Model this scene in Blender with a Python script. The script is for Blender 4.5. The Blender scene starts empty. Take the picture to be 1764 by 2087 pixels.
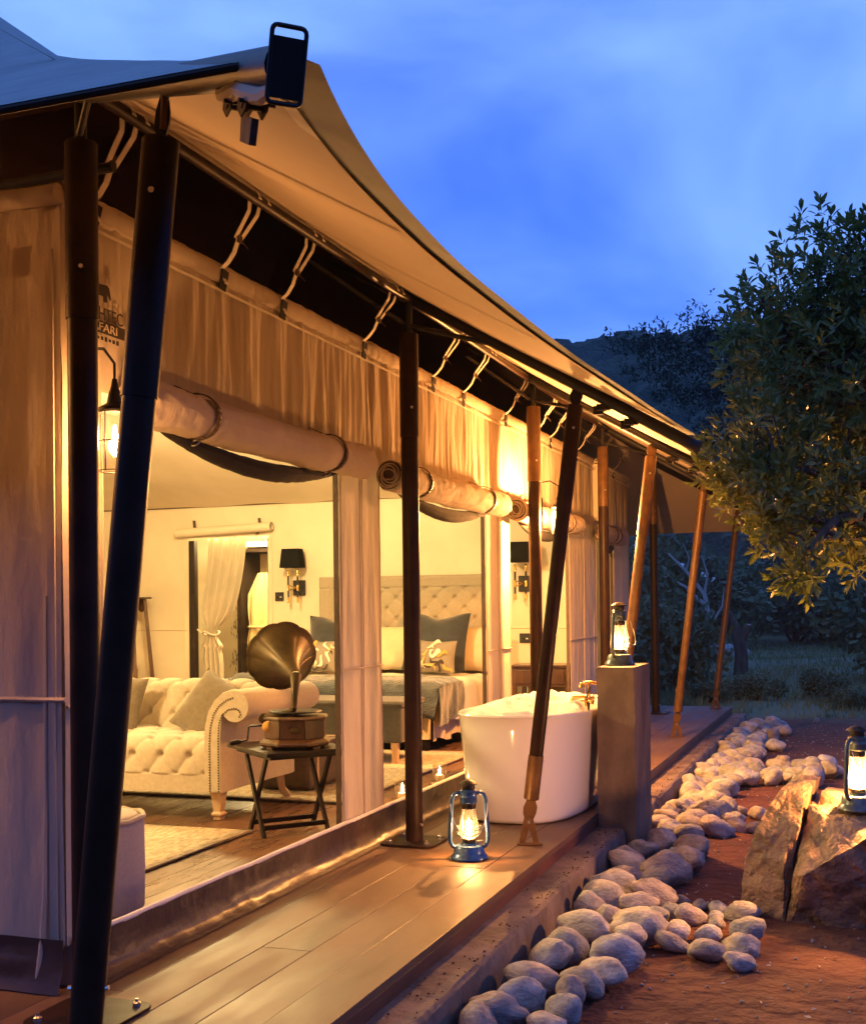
import bpy, bmesh, math, random
from math import sin, cos, pi, radians, sqrt, exp
from mathutils import Vector, Matrix, Euler, noise
random.seed(7)
S = bpy.context.scene
COL = S.collection
R = radians

# ------------------------------------------------------------------ camera
cd = bpy.data.cameras.new('camera'); cam = bpy.data.objects.new('camera', cd); COL.objects.link(cam)
cd.sensor_fit = 'HORIZONTAL'; cd.sensor_width = 36.0
cd.lens = 36.0 * 2463.4 / 1764.0
cd.shift_x = -1.93 / 1764.0; cd.shift_y = 158.66 / 1764.0
cd.clip_start = 0.05; cd.clip_end = 3000
cam.matrix_world = Matrix.Translation((0, 0, 1.25)) @ Matrix.Rotation(R(19.662), 4, 'Z') @ Matrix.Rotation(R(90 + 0.767), 4, 'X') @ Matrix.Rotation(R(-0.697), 4, 'Z')
S.camera = cam
# ------------------------------------------------------------------ sky (dusk, sun gone)
W = bpy.data.worlds.new('World'); S.world = W; W.use_nodes = True
nt = W.node_tree; N = nt.nodes; L = nt.links
for n in list(N): N.remove(n)
out = N.new('ShaderNodeOutputWorld'); bg = N.new('ShaderNodeBackground')
sky = N.new('ShaderNodeTexSky'); sky.sky_type = 'NISHITA'; sky.sun_disc = False
sky.sun_elevation = R(3.0); sky.sun_rotation = R(200); sky.air_density = 1.0; sky.dust_density = 0.4; sky.ozone_density = 6.0
tint = N.new('ShaderNodeMix'); tint.data_type = 'RGBA'; tint.blend_type = 'MULTIPLY'; tint.inputs[0].default_value = 1.0
tint.inputs[7].default_value = (0.32, 0.98, 2.6, 1)
L.new(sky.outputs[0], tint.inputs[6])
tc = N.new('ShaderNodeTexCoord'); sep = N.new('ShaderNodeSeparateXYZ'); L.new(tc.outputs['Generated'], sep.inputs[0])
mp = N.new('ShaderNodeMapping'); mp.inputs['Scale'].default_value = (1.0, 1.0, 2.2); mp.inputs['Location'].default_value = (.3, .2, .55); mp.inputs['Rotation'].default_value = (0, R(6), 0)
L.new(tc.outputs['Generated'], mp.inputs[0])
cl = N.new('ShaderNodeTexNoise'); cl.inputs['Scale'].default_value = 1.9; cl.inputs['Detail'].default_value = 7; cl.inputs['Roughness'].default_value = .48; cl.inputs['Distortion'].default_value = .35
L.new(mp.outputs[0], cl.inputs[0])
cr = N.new('ShaderNodeMapRange'); cr.interpolation_type = 'SMOOTHSTEP'
cr.inputs[1].default_value = .36; cr.inputs[2].default_value = .70; cr.inputs[3].default_value = 0.06; cr.inputs[4].default_value = .95
L.new(cl.outputs[0], cr.inputs[0])
cmix = N.new('ShaderNodeMix'); cmix.data_type = 'RGBA'; L.new(cr.outputs[0], cmix.inputs[0])
L.new(tint.outputs[2], cmix.inputs[6]); cmix.inputs[7].default_value = (1.45, 2.75, 5.9, 1)
L.new(cmix.outputs[2], bg.inputs[0]); bg.inputs[1].default_value = 0.15
L.new(bg.outputs[0], out.inputs[0])
S.view_settings.view_transform = 'Standard'; S.view_settings.look = 'None'; S.view_settings.gamma = 1.0
S.view_settings.use_curve_mapping = False; S.view_settings.exposure = 0.75
S.cycles.use_denoising = True; S.cycles.max_bounces = 7; S.cycles.diffuse_bounces = 4; S.cycles.glossy_bounces = 3; S.cycles.transparent_max_bounces = 12
S.cycles.transmission_bounces = 4; S.cycles.caustics_reflective = False; S.cycles.caustics_refractive = False; S.cycles.sample_clamp_indirect = 4.0
S.cycles.use_adaptive_sampling = True; S.cycles.adaptive_threshold = 0.02
try: S.cycles.denoiser = 'OPENIMAGEDENOISE'
except Exception: pass
WARM = (1.0, .42, .115); CREAM = (1.0, .71, .30); LK = 3.6

# ------------------------------------------------------------------ materials
MATS = {}
def mat(name, c1, c2=None, rough=.6, metal=0., scale=6., detail=4., stretch=(1, 1, 1), bump=0., bscale=None, bdist=.01, spec=.5, coat=0., sheen=0., trans=0., fine=None, rrange=None, lo=.35, hi=.65, vary=0.):
    """procedural surface: two-tone noise colour, noise bump; fine=(scale,strength) adds weave/grain bump; trans mixes in translucency"""
    m = bpy.data.materials.new(name); m.use_nodes = True; MATS[name] = m
    t = m.node_tree; n = t.nodes; l = t.links; b = n['Principled BSDF']
    b.inputs['Roughness'].default_value = rough; b.inputs['Metallic'].default_value = metal
    b.inputs['Specular IOR Level'].default_value = spec; b.inputs['Coat Weight'].default_value = coat; b.inputs['Sheen Weight'].default_value = sheen
    co = n.new('ShaderNodeTexCoord'); ma = n.new('ShaderNodeMapping'); ma.inputs['Scale'].default_value = stretch
    oi = n.new('ShaderNodeObjectInfo'); ad = n.new('ShaderNodeVectorMath'); ad.operation = 'ADD'
    mu = n.new('ShaderNodeVectorMath'); mu.operation = 'SCALE'; mu.inputs[0].default_value = (37, 71, 53); l.new(oi.outputs['Random'], mu.inputs['Scale'])
    l.new(co.outputs['Object'], ma.inputs[0]); l.new(ma.outputs[0], ad.inputs[0]); l.new(mu.outputs[0], ad.inputs[1])
    no = n.new('ShaderNodeTexNoise'); no.inputs['Scale'].default_value = scale; no.inputs['Detail'].default_value = detail; no.inputs['Roughness'].default_value = .6
    l.new(ad.outputs[0], no.inputs[0])
    mr = n.new('ShaderNodeMapRange'); mr.inputs[1].default_value = lo; mr.inputs[2].default_value = hi; l.new(no.outputs[0], mr.inputs[0])
    mx = n.new('ShaderNodeMix'); mx.data_type = 'RGBA'; l.new(mr.outputs[0], mx.inputs[0])
    mx.inputs[6].default_value = (*c1, 1); mx.inputs[7].default_value = (*(c2 or c1), 1)
    if vary:
        hs = n.new('ShaderNodeHueSaturation'); vr = n.new('ShaderNodeMapRange'); vr.inputs[3].default_value = 1 - vary; vr.inputs[4].default_value = 1 + vary; l.new(oi.outputs['Random'], vr.inputs[0]); l.new(vr.outputs[0], hs.inputs['Value']); l.new(mx.outputs[2], hs.inputs['Color']); l.new(hs.outputs[0], b.inputs['Base Color'])
    else: l.new(mx.outputs[2], b.inputs['Base Color'])
    if rrange:
        rr = n.new('ShaderNodeMapRange'); rr.inputs[1].default_value = .3; rr.inputs[2].default_value = .7; rr.inputs[3].default_value = rrange[0]; rr.inputs[4].default_value = rrange[1]
        l.new(no.outputs[0], rr.inputs[0]); l.new(rr.outputs[0], b.inputs['Roughness'])
    last = None
    if bump:
        nb = n.new('ShaderNodeTexNoise'); nb.inputs['Scale'].default_value = bscale or scale * 3; nb.inputs['Detail'].default_value = 5; l.new(ad.outputs[0], nb.inputs[0])
        bp = n.new('ShaderNodeBump'); bp.inputs['Strength'].default_value = bump; bp.inputs['Distance'].default_value = bdist; l.new(nb.outputs[0], bp.inputs['Height']); last = bp
    if fine:
        nf = n.new('ShaderNodeTexNoise'); nf.inputs['Scale'].default_value = fine[0]; nf.inputs['Detail'].default_value = 2; l.new(co.outputs['Object'], nf.inputs[0])
        bf = n.new('ShaderNodeBump'); bf.inputs['Strength'].default_value = fine[1]; bf.inputs['Distance'].default_value = .004; l.new(nf.outputs[0], bf.inputs['Height'])
        if last: l.new(last.outputs[0], bf.inputs['Normal'])
        last = bf
    if last: l.new(last.outputs[0], b.inputs['Normal'])
    if trans:
        tr = n.new('ShaderNodeBsdfTranslucent'); l.new(mx.outputs[2], tr.inputs[0]); ms = n.new('ShaderNodeMixShader'); ms.inputs[0].default_value = trans
        l.new(b.outputs[0], ms.inputs[1]); l.new(tr.outputs[0], ms.inputs[2]); l.new(ms.outputs[0], n['Material Output'].inputs[0])
    return m
def emis(name, c, st):
    m = bpy.data.materials.new(name); m.use_nodes = True; n = m.node_tree.nodes; b = n['Principled BSDF']
    b.inputs['Base Color'].default_value = (*c, 1); b.inputs['Emission Color'].default_value = (*c, 1); b.inputs['Emission Strength'].default_value = st; MATS[name] = m; return m
def glass(name, glow=.12, gl=.10, tint_=(1, .97, .92)):
    """thin lamp glass: mostly clear, a little gloss, a little translucency so the glass glows from the flame inside"""
    m = bpy.data.materials.new(name); m.use_nodes = True; t = m.node_tree; n = t.nodes; l = t.links; n.remove(n['Principled BSDF'])
    tr = n.new('ShaderNodeBsdfTransparent'); tr.inputs[0].default_value = (*tint_, 1); gs = n.new('ShaderNodeBsdfGlossy'); gs.inputs['Roughness'].default_value = .05
    tl = n.new('ShaderNodeBsdfTranslucent'); tl.inputs[0].default_value = (1, .93, .8, 1); a = n.new('ShaderNodeMixShader'); c = n.new('ShaderNodeMixShader')
    lw = n.new('ShaderNodeLayerWeight'); lw.inputs[0].default_value = .25; mr = n.new('ShaderNodeMapRange'); mr.inputs[3].default_value = gl * .4; mr.inputs[4].default_value = gl * 3.5; l.new(lw.outputs['Facing'], mr.inputs[0])
    no = n.new('ShaderNodeTexNoise'); no.inputs['Scale'].default_value = 30; co = n.new('ShaderNodeTexCoord'); l.new(co.outputs['Object'], no.inputs[0])
    m2 = n.new('ShaderNodeMapRange'); m2.inputs[1].default_value = .3; m2.inputs[2].default_value = .7; m2.inputs[3].default_value = glow * .5; m2.inputs[4].default_value = glow * 1.5; l.new(no.outputs[0], m2.inputs[0])
    l.new(m2.outputs[0], a.inputs[0]); l.new(tr.outputs[0], a.inputs[1]); l.new(tl.outputs[0], a.inputs[2])
    l.new(mr.outputs[0], c.inputs[0]); l.new(a.outputs[0], c.inputs[1]); l.new(gs.outputs[0], c.inputs[2]); l.new(c.outputs[0], n['Material Output'].inputs[0]); MATS[name] = m; return m

m_canvas = mat('canvas', (.47, .385, .295), (.60, .50, .39), rough=.85, scale=3.5, detail=8, bump=.5, bscale=16, bdist=.02, stretch=(1, 1, .4), lo=.25, hi=.75, fine=(420, .25), spec=.2, trans=.10)
m_canvas_in = mat('lining', (.60, .525, .40), (.69, .61, .475), rough=.9, scale=1.5, bump=.15, bscale=5, bdist=.03, spec=.15)
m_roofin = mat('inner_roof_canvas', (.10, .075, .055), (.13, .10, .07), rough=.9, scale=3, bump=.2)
m_fly = mat('fly_pvc', (.50, .41, .30), (.55, .45, .33), rough=.7, scale=1.2, bump=.2, bscale=4, bdist=.02, spec=.3)
m_net = mat('shade_net', (.34, .38, .36), (.40, .44, .42), rough=.9, scale=5, fine=(600, .6), bump=.3, bscale=7, bdist=.03)
m_web = mat('webbing', (.70, .63, .52), (.78, .71, .59), rough=.8, scale=30, fine=(300, .3))
m_pvc = mat('skirt_pvc', (.055, .033, .024), (.08, .048, .034), spec=.3, rough=.4, scale=4, bump=.5, bscale=6, bdist=.03, rrange=(.33, .5))
m_post = mat('painted_steel', (.020, .010, .006), (.034, .016, .009), rough=.4, scale=9, bump=.15, bscale=60, bdist=.002, rrange=(.34, .5), spec=.13)
m_rust = mat('oxide_steel', (.085, .042, .014), (.14, .07, .024), rough=.4, metal=.1, scale=14, bump=.2, bscale=80, bdist=.002, rrange=(.35, .5), spec=.35)
m_black = mat('black_steel', (.010, .009, .009), (.017, .015, .013), rough=.45, spec=.3, scale=20)
m_steel = mat('zinc', (.55, .52, .48), (.65, .62, .58), rough=.3, metal=1., scale=40)
m_deck = mat('deck_wood', (.08, .040, .020), (.175, .092, .046), vary=.10, rough=.3, scale=1.8, detail=9, stretch=(3, .8, 1), bump=.2, bscale=10, bdist=.004, rrange=(.38, .66), lo=.22, hi=.78)
m_deck_side = mat('deck_fascia_wood', (.085, .03, .018), (.14, .05, .028), rough=.5, scale=5, stretch=(1, .5, 4), bump=.3, bscale=25, bdist=.004)
m_floor = mat('floor_wood', (.085, .04, .022), (.15, .075, .04), rough=.3, scale=4, detail=7, stretch=(7, .7, 1), bump=.2, bscale=16, bdist=.003, rrange=(.22, .42))
m_conc = mat('concrete', (.075, .053, .038), (.21, .15, .105), rough=.85, scale=5, detail=12, lo=.3, hi=.7, bump=.6, bscale=18, bdist=.012, fine=(120, .3), stretch=(1, 1, .5))
m_ledge = mat('ledge_concrete', (.10, .07, .055), (.21, .15, .115), rough=.85, scale=4, detail=9, bump=.8, bscale=14, bdist=.015, fine=(90, .5))
m_stone = [mat('river_stone_%s' % k, a, b, rough=.75, scale=1.7, detail=12, bump=.35, bscale=5, bdist=.05, fine=(70, .16), lo=.3, hi=.7, stretch=(1, 1, 1.7), vary=.28) for k, a, b in (
    ('grey', (.18, .175, .17), (.46, .45, .43)), ('buff', (.24, .21, .17), (.54, .49, .42)), ('rose', (.20, .165, .15), (.48, .42, .37)))]
m_rock = mat('boulder_rock', (.10, .062, .038), (.36, .225, .14), rough=.7, scale=5, detail=12, bump=1., bscale=22, bdist=.03, fine=(70, .5), rrange=(.5, .8))
m_enamel = mat('blue_enamel', (.025, .075, .19), (.05, .12, .26), rough=.25, metal=.2, scale=20, coat=.3, bump=.1, bscale=60, bdist=.002)
m_enam2 = mat('teal_enamel', (.055, .085, .09), (.10, .13, .13), rough=.3, metal=.3, scale=25, coat=.2)
m_sooty = mat('sooty_tin', (.03, .026, .022), (.07, .055, .04), rough=.45, metal=.7, scale=30)
m_brass = mat('brass', (.60, .38, .12), (.75, .50, .18), rough=.22, metal=1., scale=12)
m_agedbrass = mat('aged_brass', (.035, .023, .010), (.085, .055, .022), rough=.45, metal=.7, scale=7, detail=7, rrange=(.36, .56))
m_glass = glass('lamp_glass', .03, .12); m_jar = glass('candle_jar_glass', .006, .16)
m_flame = emis('flame', (1, .74, .36), 70); m_bulb = emis('filament', (1, .80, .5), 160)
m_candle = mat('wax', (.8, .72, .55), (.85, .78, .62), rough=.5, trans=.5)
m_tub = mat('tub_acrylic', (.80, .78, .76), (.82, .80, .78), rough=.12, coat=.6, scale=2)
m_foam = mat('bath_foam', (.86, .85, .84), (.92, .91, .90), rough=.9, scale=60, bump=.9, bscale=110, bdist=.008, trans=.2)
m_sofa = mat('sofa_linen', (.40, .325, .235), (.46, .375, .275), rough=.9, scale=40, fine=(420, .35), sheen=.3, spec=.2)
m_taupe = mat('taupe_linen', (.115, .085, .052), (.15, .115, .075), rough=.95, scale=30, fine=(350, .5), sheen=.3, bump=.3, bscale=12, bdist=.02)
m_oak = mat('limed_oak', (.40, .25, .14), (.52, .35, .20), rough=.5, scale=6, stretch=(6, 6, .6), bump=.15)
m_dark = mat('dark_wood', (.010, .006, .004), (.022, .012, .008), rough=.45, scale=8, stretch=(1, 5, 5), rrange=(.36, .55), spec=.25)
m_red = mat('mahogany', (.032, .011, .0045), (.075, .027, .010), rough=.3, scale=6, stretch=(4, 4, .8), coat=.3, bump=.08)
m_rug = mat('sisal_rug', (.27, .215, .14), (.46, .375, .26), rough=.95, scale=55, stretch=(1, .35, 1), bump=.8, bscale=120, bdist=.01, lo=.4, hi=.6)
m_grey = mat('grey_felt', (.035, .032, .029), (.05, .045, .04), rough=.95, scale=40, fine=(300, .4), sheen=.2)
m_blue = mat('blue_plush', (.012, .018, .026), (.04, .053, .066), rough=.85, scale=8, detail=6, sheen=.5, bump=.7, bscale=30, bdist=.02, stretch=(1, 2.5, 2.5))
m_navy = mat('navy_velvet', (.004, .007, .013), (.013, .019, .029), rough=.8, scale=9, detail=6, sheen=.7, bump=.4, bscale=15, bdist=.02)
m_white = mat('bed_linen', (.56, .52, .45), (.62, .58, .50), rough=.9, scale=6, bump=.35, bscale=9, bdist=.03)
m_cream = mat('cream_linen', (.50, .40, .26), (.56, .45, .30), rough=.9, scale=6, bump=.3, bscale=9, bdist=.03)
m_head = mat('headboard_linen', (.29, .245, .185), (.34, .29, .22), rough=.9, scale=60, fine=(420, .3), spec=.2)
m_robe = mat('robe_terry', (.52, .38, .17), (.60, .45, .22), rough=.95, scale=30, bump=.4, bscale=60, bdist=.006)
m_shade = mat('black_shade', (.006, .0065, .006), (.009, .009, .0085), spec=.1, rough=.9, scale=50)
m_plum = mat('pouf_cloth', (.26, .22, .25), (.30, .26, .29), rough=.95, scale=60, fine=(420, .4), sheen=.3)
m_leather = mat('strap_leather', (.055, .03, .018), (.09, .05, .028), rough=.5, scale=20, bump=.3)
m_mesh = mat('mosquito_net', (.012, .009, .007), (.022, .016, .012), rough=.95, scale=30)
m_soil = mat('red_soil', (.045, .012, .006), (.14, .040, .018), rough=.95, scale=2.2, detail=14, bump=1., bscale=9, bdist=.05, fine=(55, 1.), lo=.25, hi=.75)
m_leafA = mat('tree_leaf', (.085, .125, .022), (.21, .225, .05), rough=.33, scale=1.6, spec=.5, trans=.22, lo=.3, hi=.7)
m_leafB = mat('bush_leaf', (.04, .075, .03), (.11, .16, .065), rough=.6, scale=.7, trans=.15)
m_leafC = mat('acacia_leaf', (.012, .022, .010), (.025, .04, .016), rough=.7, scale=.7)
m_hill = mat('forest_leaf', (.014, .030, .014), (.055, .08, .036), rough=.9, scale=.12, detail=10, bump=1., bscale=2.2, bdist=1.2)
m_grass = mat('grass_blade', (.10, .14, .05), (.22, .25, .11), rough=.8, scale=.5, trans=.15)
m_bark = mat('bark', (.055, .04, .028), (.12, .09, .06), rough=.9, scale=6, bump=1., bscale=20, bdist=.02, stretch=(3, 3, .6))
m_dead = mat('dead_wood', (.30, .27, .23), (.42, .38, .33), rough=.85, scale=7, bump=.6, stretch=(3, 3, .5))
m_ink = mat('printed_ink', (.03, .02, .015), rough=.8)
m_paper = mat('leaf_print_wallpaper', (.60, .54, .42), (.66, .60, .48), rough=.8, scale=3)
m_print = mat('wallpaper_print', (.09, .075, .055), (.16, .13, .10), rough=.8, scale=30)

# ------------------------------------------------------------------ mesh helpers
def nz(p, s=1.): return noise.noise(Vector(p) * s)
class MB:
    def __init__(s): s.v = []; s.f = []
    def add(s, vs, fs):
        n = len(s.v); s.v += [tuple(p) for p in vs]; s.f += [tuple(i + n for i in q) for q in fs]; return s
    def box(s, c, d, M=None, rz=0):
        x, y, z = (k / 2 for k in d); P = [Vector((a * x, b * y, e * z)) for e in (-1, 1) for b in (-1, 1) for a in (-1, 1)]
        if rz: P = [Matrix.Rotation(rz, 3, 'Z') @ p for p in P]
        P = [p + Vector(c) for p in P]
        if M: P = [M @ p for p in P]
        return s.add(P, [(0, 2, 3, 1), (4, 5, 7, 6), (0, 1, 5, 4), (2, 6, 7, 3), (0, 4, 6, 2), (1, 3, 7, 5)])
    def tube(s, pts, r, n=10, caps=True):
        pts = [Vector(p) for p in pts]; k = len(pts); rr = r if isinstance(r, (list, tuple)) else [r] * k
        d0 = (pts[1] - pts[0]).normalized(); up = Vector((0, 0, 1)) if abs(d0.z) < .9 else Vector((1, 0, 0)); a = d0.cross(up).normalized(); V = []; prev = d0
        for i, p in enumerate(pts):
            d = (pts[min(i + 1, k - 1)] - pts[max(i - 1, 0)]).normalized()
            q = prev.rotation_difference(d); a = (q @ a); a = (a - d * a.dot(d)).normalized(); b = d.cross(a); prev = d
            V += [p + (a * cos(2 * pi * j / n) + b * sin(2 * pi * j / n)) * rr[i] for j in range(n)]
        F = [(i * n + j, i * n + (j + 1) % n, (i + 1) * n + (j + 1) % n, (i + 1) * n + j) for i in range(k - 1) for j in range(n)]
        if caps: F += [tuple(range(n - 1, -1, -1)), tuple((k - 1) * n + j for j in range(n))]
        return s.add(V, F)
    def cyl(s, p0, p1, r0, r1=None, n=16): return s.tube([p0, p1], [r0, r0 if r1 is None else r1], n)
    def lathe(s, prof, n=24, c=(0, 0, 0), M=None, cap=True):
        V = []; c = Vector(c)
        for r, z in prof:
            for j in range(n):
                p = Vector((r * cos(2 * pi * j / n), r * sin(2 * pi * j / n), z)); p = (M @ p) if M else p; V.append(p + c)
        k = len(prof); F = [(i * n + j, i * n + (j + 1) % n, (i + 1) * n + (j + 1) % n, (i + 1) * n + j) for i in range(k - 1) for j in range(n)]
        if cap: F += [tuple(range(n - 1, -1, -1)), tuple((k - 1) * n + j for j in range(n))]
        return s.add(V, F)
    def grid(s, fn, nu, nv):
        V = [fn(i / nu, j / nv) for i in range(nu + 1) for j in range(nv + 1)]
        return s.add(V, [(i * (nv + 1) + j, (i + 1) * (nv + 1) + j, (i + 1) * (nv + 1) + j + 1, i * (nv + 1) + j + 1) for i in range(nu) for j in range(nv)])
    def poly(s, pts, ext):
        """closed outline extruded by vector ext"""
        n = len(pts); e = Vector(ext); P = [Vector(p) for p in pts]
        return s.add(P + [p + e for p in P], [tuple(range(n - 1, -1, -1)), tuple(range(n, 2 * n))] + [(i, (i + 1) % n, n + (i + 1) % n, n + i) for i in range(n)])
    def xf(s, M): s.v = [tuple(M @ Vector(p)) for p in s.v]; return s
    def mesh(s, name, m, smooth=40, normals=True):
        me = bpy.data.meshes.new(name); me.from_pydata(s.v, [], s.f); me.materials.append(m)
        if normals:
            bm = bmesh.new(); bm.from_mesh(me); bmesh.ops.recalc_face_normals(bm, faces=bm.faces); bm.to_mesh(me); bm.free()
        if smooth:
            me.polygons.foreach_set('use_smooth', [True] * len(me.polygons))
            if smooth < 180: me.set_sharp_from_angle(angle=R(smooth))
        me.update(); return me
    def build(s, name, m, parent=None, smooth=40, bevel=0, local=False, normals=True, solid=0, sub=0):
        if parent and not local:
            o = rootof(parent).location; s.v = [(x - o[0], y - o[1], z - o[2]) for x, y, z in s.v]
        ob = bpy.data.objects.new(name, s.mesh(name, m, smooth, normals)); COL.objects.link(ob); ob.parent = parent
        if solid: md = ob.modifiers.new('thick', 'SOLIDIFY'); md.thickness = solid; md.offset = 0
        if bevel: md = ob.modifiers.new('edge', 'BEVEL'); md.width = bevel; md.segments = 2; md.limit_method = 'ANGLE'; md.angle_limit = R(40)
        if sub: md = ob.modifiers.new('smooth', 'SUBSURF'); md.levels = sub; md.render_levels = sub
        return ob
def rootof(o):
    while o.parent: o = o.parent
    return o
def tag(o, label=None, cat=None, group=None, kind=None):
    if label: o['label'] = label
    if cat: o['category'] = cat
    if group: o['group'] = group
    if kind: o['kind'] = kind
    return o
def thing(name, label, cat, loc=(0, 0, 0), rz=0, group=None):
    o = bpy.data.objects.new(name, None); COL.objects.link(o); o.location = loc; o.rotation_euler = (0, 0, rz); o.empty_display_size = .1
    return tag(o, label, cat, group)
def copy_tree(o, parent=None):
    c = o.copy(); COL.objects.link(c); c.parent = parent
    for ch in list(o.children): copy_tree(ch, c)
    return c
def light(name, parent, loc, power, color, rad=.03):
    ld = bpy.data.lights.new(name, 'POINT'); ld.energy = power * LK; ld.color = color; ld.shadow_soft_size = rad
    o = bpy.data.objects.new(name, ld); COL.objects.link(o); o.parent = parent; o.location = loc; return o
def arc(c, r, a0, a1, n, ax='xz'):
    P = []
    for i in range(n + 1):
        t = a0 + (a1 - a0) * i / n; u, w = r * cos(t), r * sin(t)
        P.append((c[0] + u, c[1], c[2] + w) if ax == 'xz' else (c[0], c[1] + u, c[2] + w) if ax == 'yz' else (c[0] + u, c[1] + w, c[2]))
    return P

# ================================================================== SETTING
GZ = -.24
def gheight(x, y):
    z = GZ + .015 * nz((x, y, 0), 1.1) + .004 * nz((x, y, 3), 7)
    f = max(0., min(1., (y - 15.5) / 6)); z += f * (-.12 + .10 * nz((x, y, 5), .35) + .25 * nz((x, y, 9), .08))
    f2 = max(0, y - 34); z += .045 * f2 * min(1, f2 / 30)
    rim = max(0, y - 75); h = 38.5 + 6 * nz((x, 0, 1), .012) - .055 * (x + 30) + 3 * nz((x, 4, 1), .05)
    t = min(1., rim / 135.); z += h * .93 * (t * t * (3 - 2 * t))
    back = max(0, -5 - y); z += min(14, .35 * back * min(1, back / 4))  # unseen bank added behind the camera to block low sky light
    return z
xs = sorted(set([-260, -210, -160, -120, -90, -70, -55, -44, -36, -30, -25, -21, -18, -16, -14, -12.5, -11] + [-10 + .4 * i for i in range(51)] + [12, 14, 17, 21, 26, 32, 40, 52, 66, 84, 110, 150, 200]))
ys = [-60, -45, -30, -22, -16, -12, -9, -7, -5, -3, -1.5, 0] + [.5 + .25 * i for i in range(70)] + [18 + i * .7 for i in range(30)] + [40 + 2.2 * i for i in range(30)] + [106 + 6 * i for i in range(30)] + [300, 330]
g = MB(); g.v = [(x, y, gheight(x, y)) for x in xs for y in ys]; ny = len(ys)
g.f = [(i * ny + j, (i + 1) * ny + j, (i + 1) * ny + j + 1, i * ny + j + 1) for i in range(len(xs) - 1) for j in range(ny - 1)]
m_ground = m_soil.copy(); m_ground.name = 'ground_soil_grass'
t = m_ground.node_tree; b = t.nodes['Principled BSDF']; src = b.inputs['Base Color'].links[0].from_socket
tcg = t.nodes.new('ShaderNodeTexCoord'); sp = t.nodes.new('ShaderNodeSeparateXYZ'); t.links.new(tcg.outputs['Object'], sp.inputs[0])
ng = t.nodes.new('ShaderNodeTexNoise'); ng.inputs['Scale'].default_value = .8; ng.inputs['Detail'].default_value = 6; t.links.new(tcg.outputs['Object'], ng.inputs[0])
ma_ = t.nodes.new('ShaderNodeMath'); ma_.operation = 'MULTIPLY_ADD'; ma_.inputs[1].default_value = 3.0; t.links.new(ng.outputs[0], ma_.inputs[0]); t.links.new(sp.outputs['Y'], ma_.inputs[2])
mrg = t.nodes.new('ShaderNodeMapRange'); mrg.inputs[1].default_value = 17.0; mrg.inputs[2].default_value = 18.6; t.links.new(ma_.outputs[0], mrg.inputs[0])
gm = t.nodes.new('ShaderNodeMix'); gm.data_type = 'RGBA'; t.links.new(mrg.outputs[0], gm.inputs[0]); t.links.new(src, gm.inputs[6]); gm.inputs[7].default_value = (.13, .15, .07, 1)
t.links.new(gm.outputs[2], b.inputs['Base Color'])
tag(g.build('ground', m_ground, smooth=180), 'red earth ground running back to grassy slope and hill', kind='structure')

# deck: planks run along Y
deck = bpy.data.objects.new('deck', None); COL.objects.link(deck); deck.location = (-2, 6, 0); tag(deck, 'worn brown timber deck in front of the tent', kind='structure')
DX0, DX1, DY0, DY1 = -2.51, -1.53, 1.0, 14.85
def plank_mesh(w, l, h): return MB().box((0, 0, -h / 2), (w, l, h))
PM = {}
def plank(x0, x1, y0, y1, parent, m, th=.03, z=0.):
    key = (round(x1 - x0, 3), round(y1 - y0, 2), m.name)
    w, l = x1 - x0 - .002, y1 - y0 - .002
    if key not in PM:
        o = MB().box((0, 0, -th / 2), (w, l, th)).build('plank', m, parent, smooth=0, bevel=.002, local=True); PM[key] = o
    else:
        o = PM[key].copy(); COL.objects.link(o); o.parent = parent
    pl = rootof(parent).location
    o.location = ((x0 + x1) / 2 - pl[0], (y0 + y1) / 2 - pl[1], z - pl[2] + random.uniform(-.0012, .0012)); return o
nb = 5; bw = (DX1 - DX0) / nb
for i in range(nb):
    y = DY0 - (i * .9 % 2.4)
    while y < DY1:
        y2 = min(y + 2.4, DY1); ya = max(y, DY0)
        if y2 - ya > .05: plank(DX0 + i * bw, DX0 + (i + 1) * bw, ya, y2, deck, m_deck)
        y += 2.4
x = DX0
while x > -8.7:
    plank(x - bw, x, DY0, 3.40, deck, m_deck); x -= bw
MB().box((-1.56, (DY0 + DY1) / 2, -.0655), (.05, DY1 - DY0 - .01, .07)).build('fascia', m_deck_side, deck, smooth=0, bevel=.003)
MB().box((-5.1, 7.9, -.16), (7.0, 13.6, .24)).build('substructure', m_ledge, deck, smooth=0)
lg = MB()
def ledge_f(u, v):
    y = 1.0 + u * (14.95 - 1.0); n1 = .006 * nz((y, v * 3, 0), 3) + .004 * nz((y, v * 9, 4), 14)
    P = [(-1.60, -.088), (-1.39, -.085), (-1.372, -.10), (-1.36, -.30)]
    k = v * 3; i = min(int(k), 2); q = k - i; return (P[i][0] + (P[i + 1][0] - P[i][0]) * q + n1, y, P[i][1] + (P[i + 1][1] - P[i][1]) * q + n1)
lg.grid(ledge_f, 240, 9); tag(lg.build('concrete_ledge', m_ledge, smooth=50), 'rough concrete plinth step running below the deck edge', kind='structure')
# crumbs of soil on the ledge
cr_ = MB()
for i in range(420):
    y = random.uniform(2.5, 14); x = -1.38 - abs(random.gauss(0, .06)); r = random.uniform(.002, .007)
    if x < -1.53: continue
    cr_.lathe([(r * .3, -r * .3), (r, 0), (r * .5, r * .6)], 5, (x, y, -.082))
tag(cr_.build('soil_crumbs', m_soil, smooth=0), 'dark soil crumbs strewn on the concrete step', kind='stuff')
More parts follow.
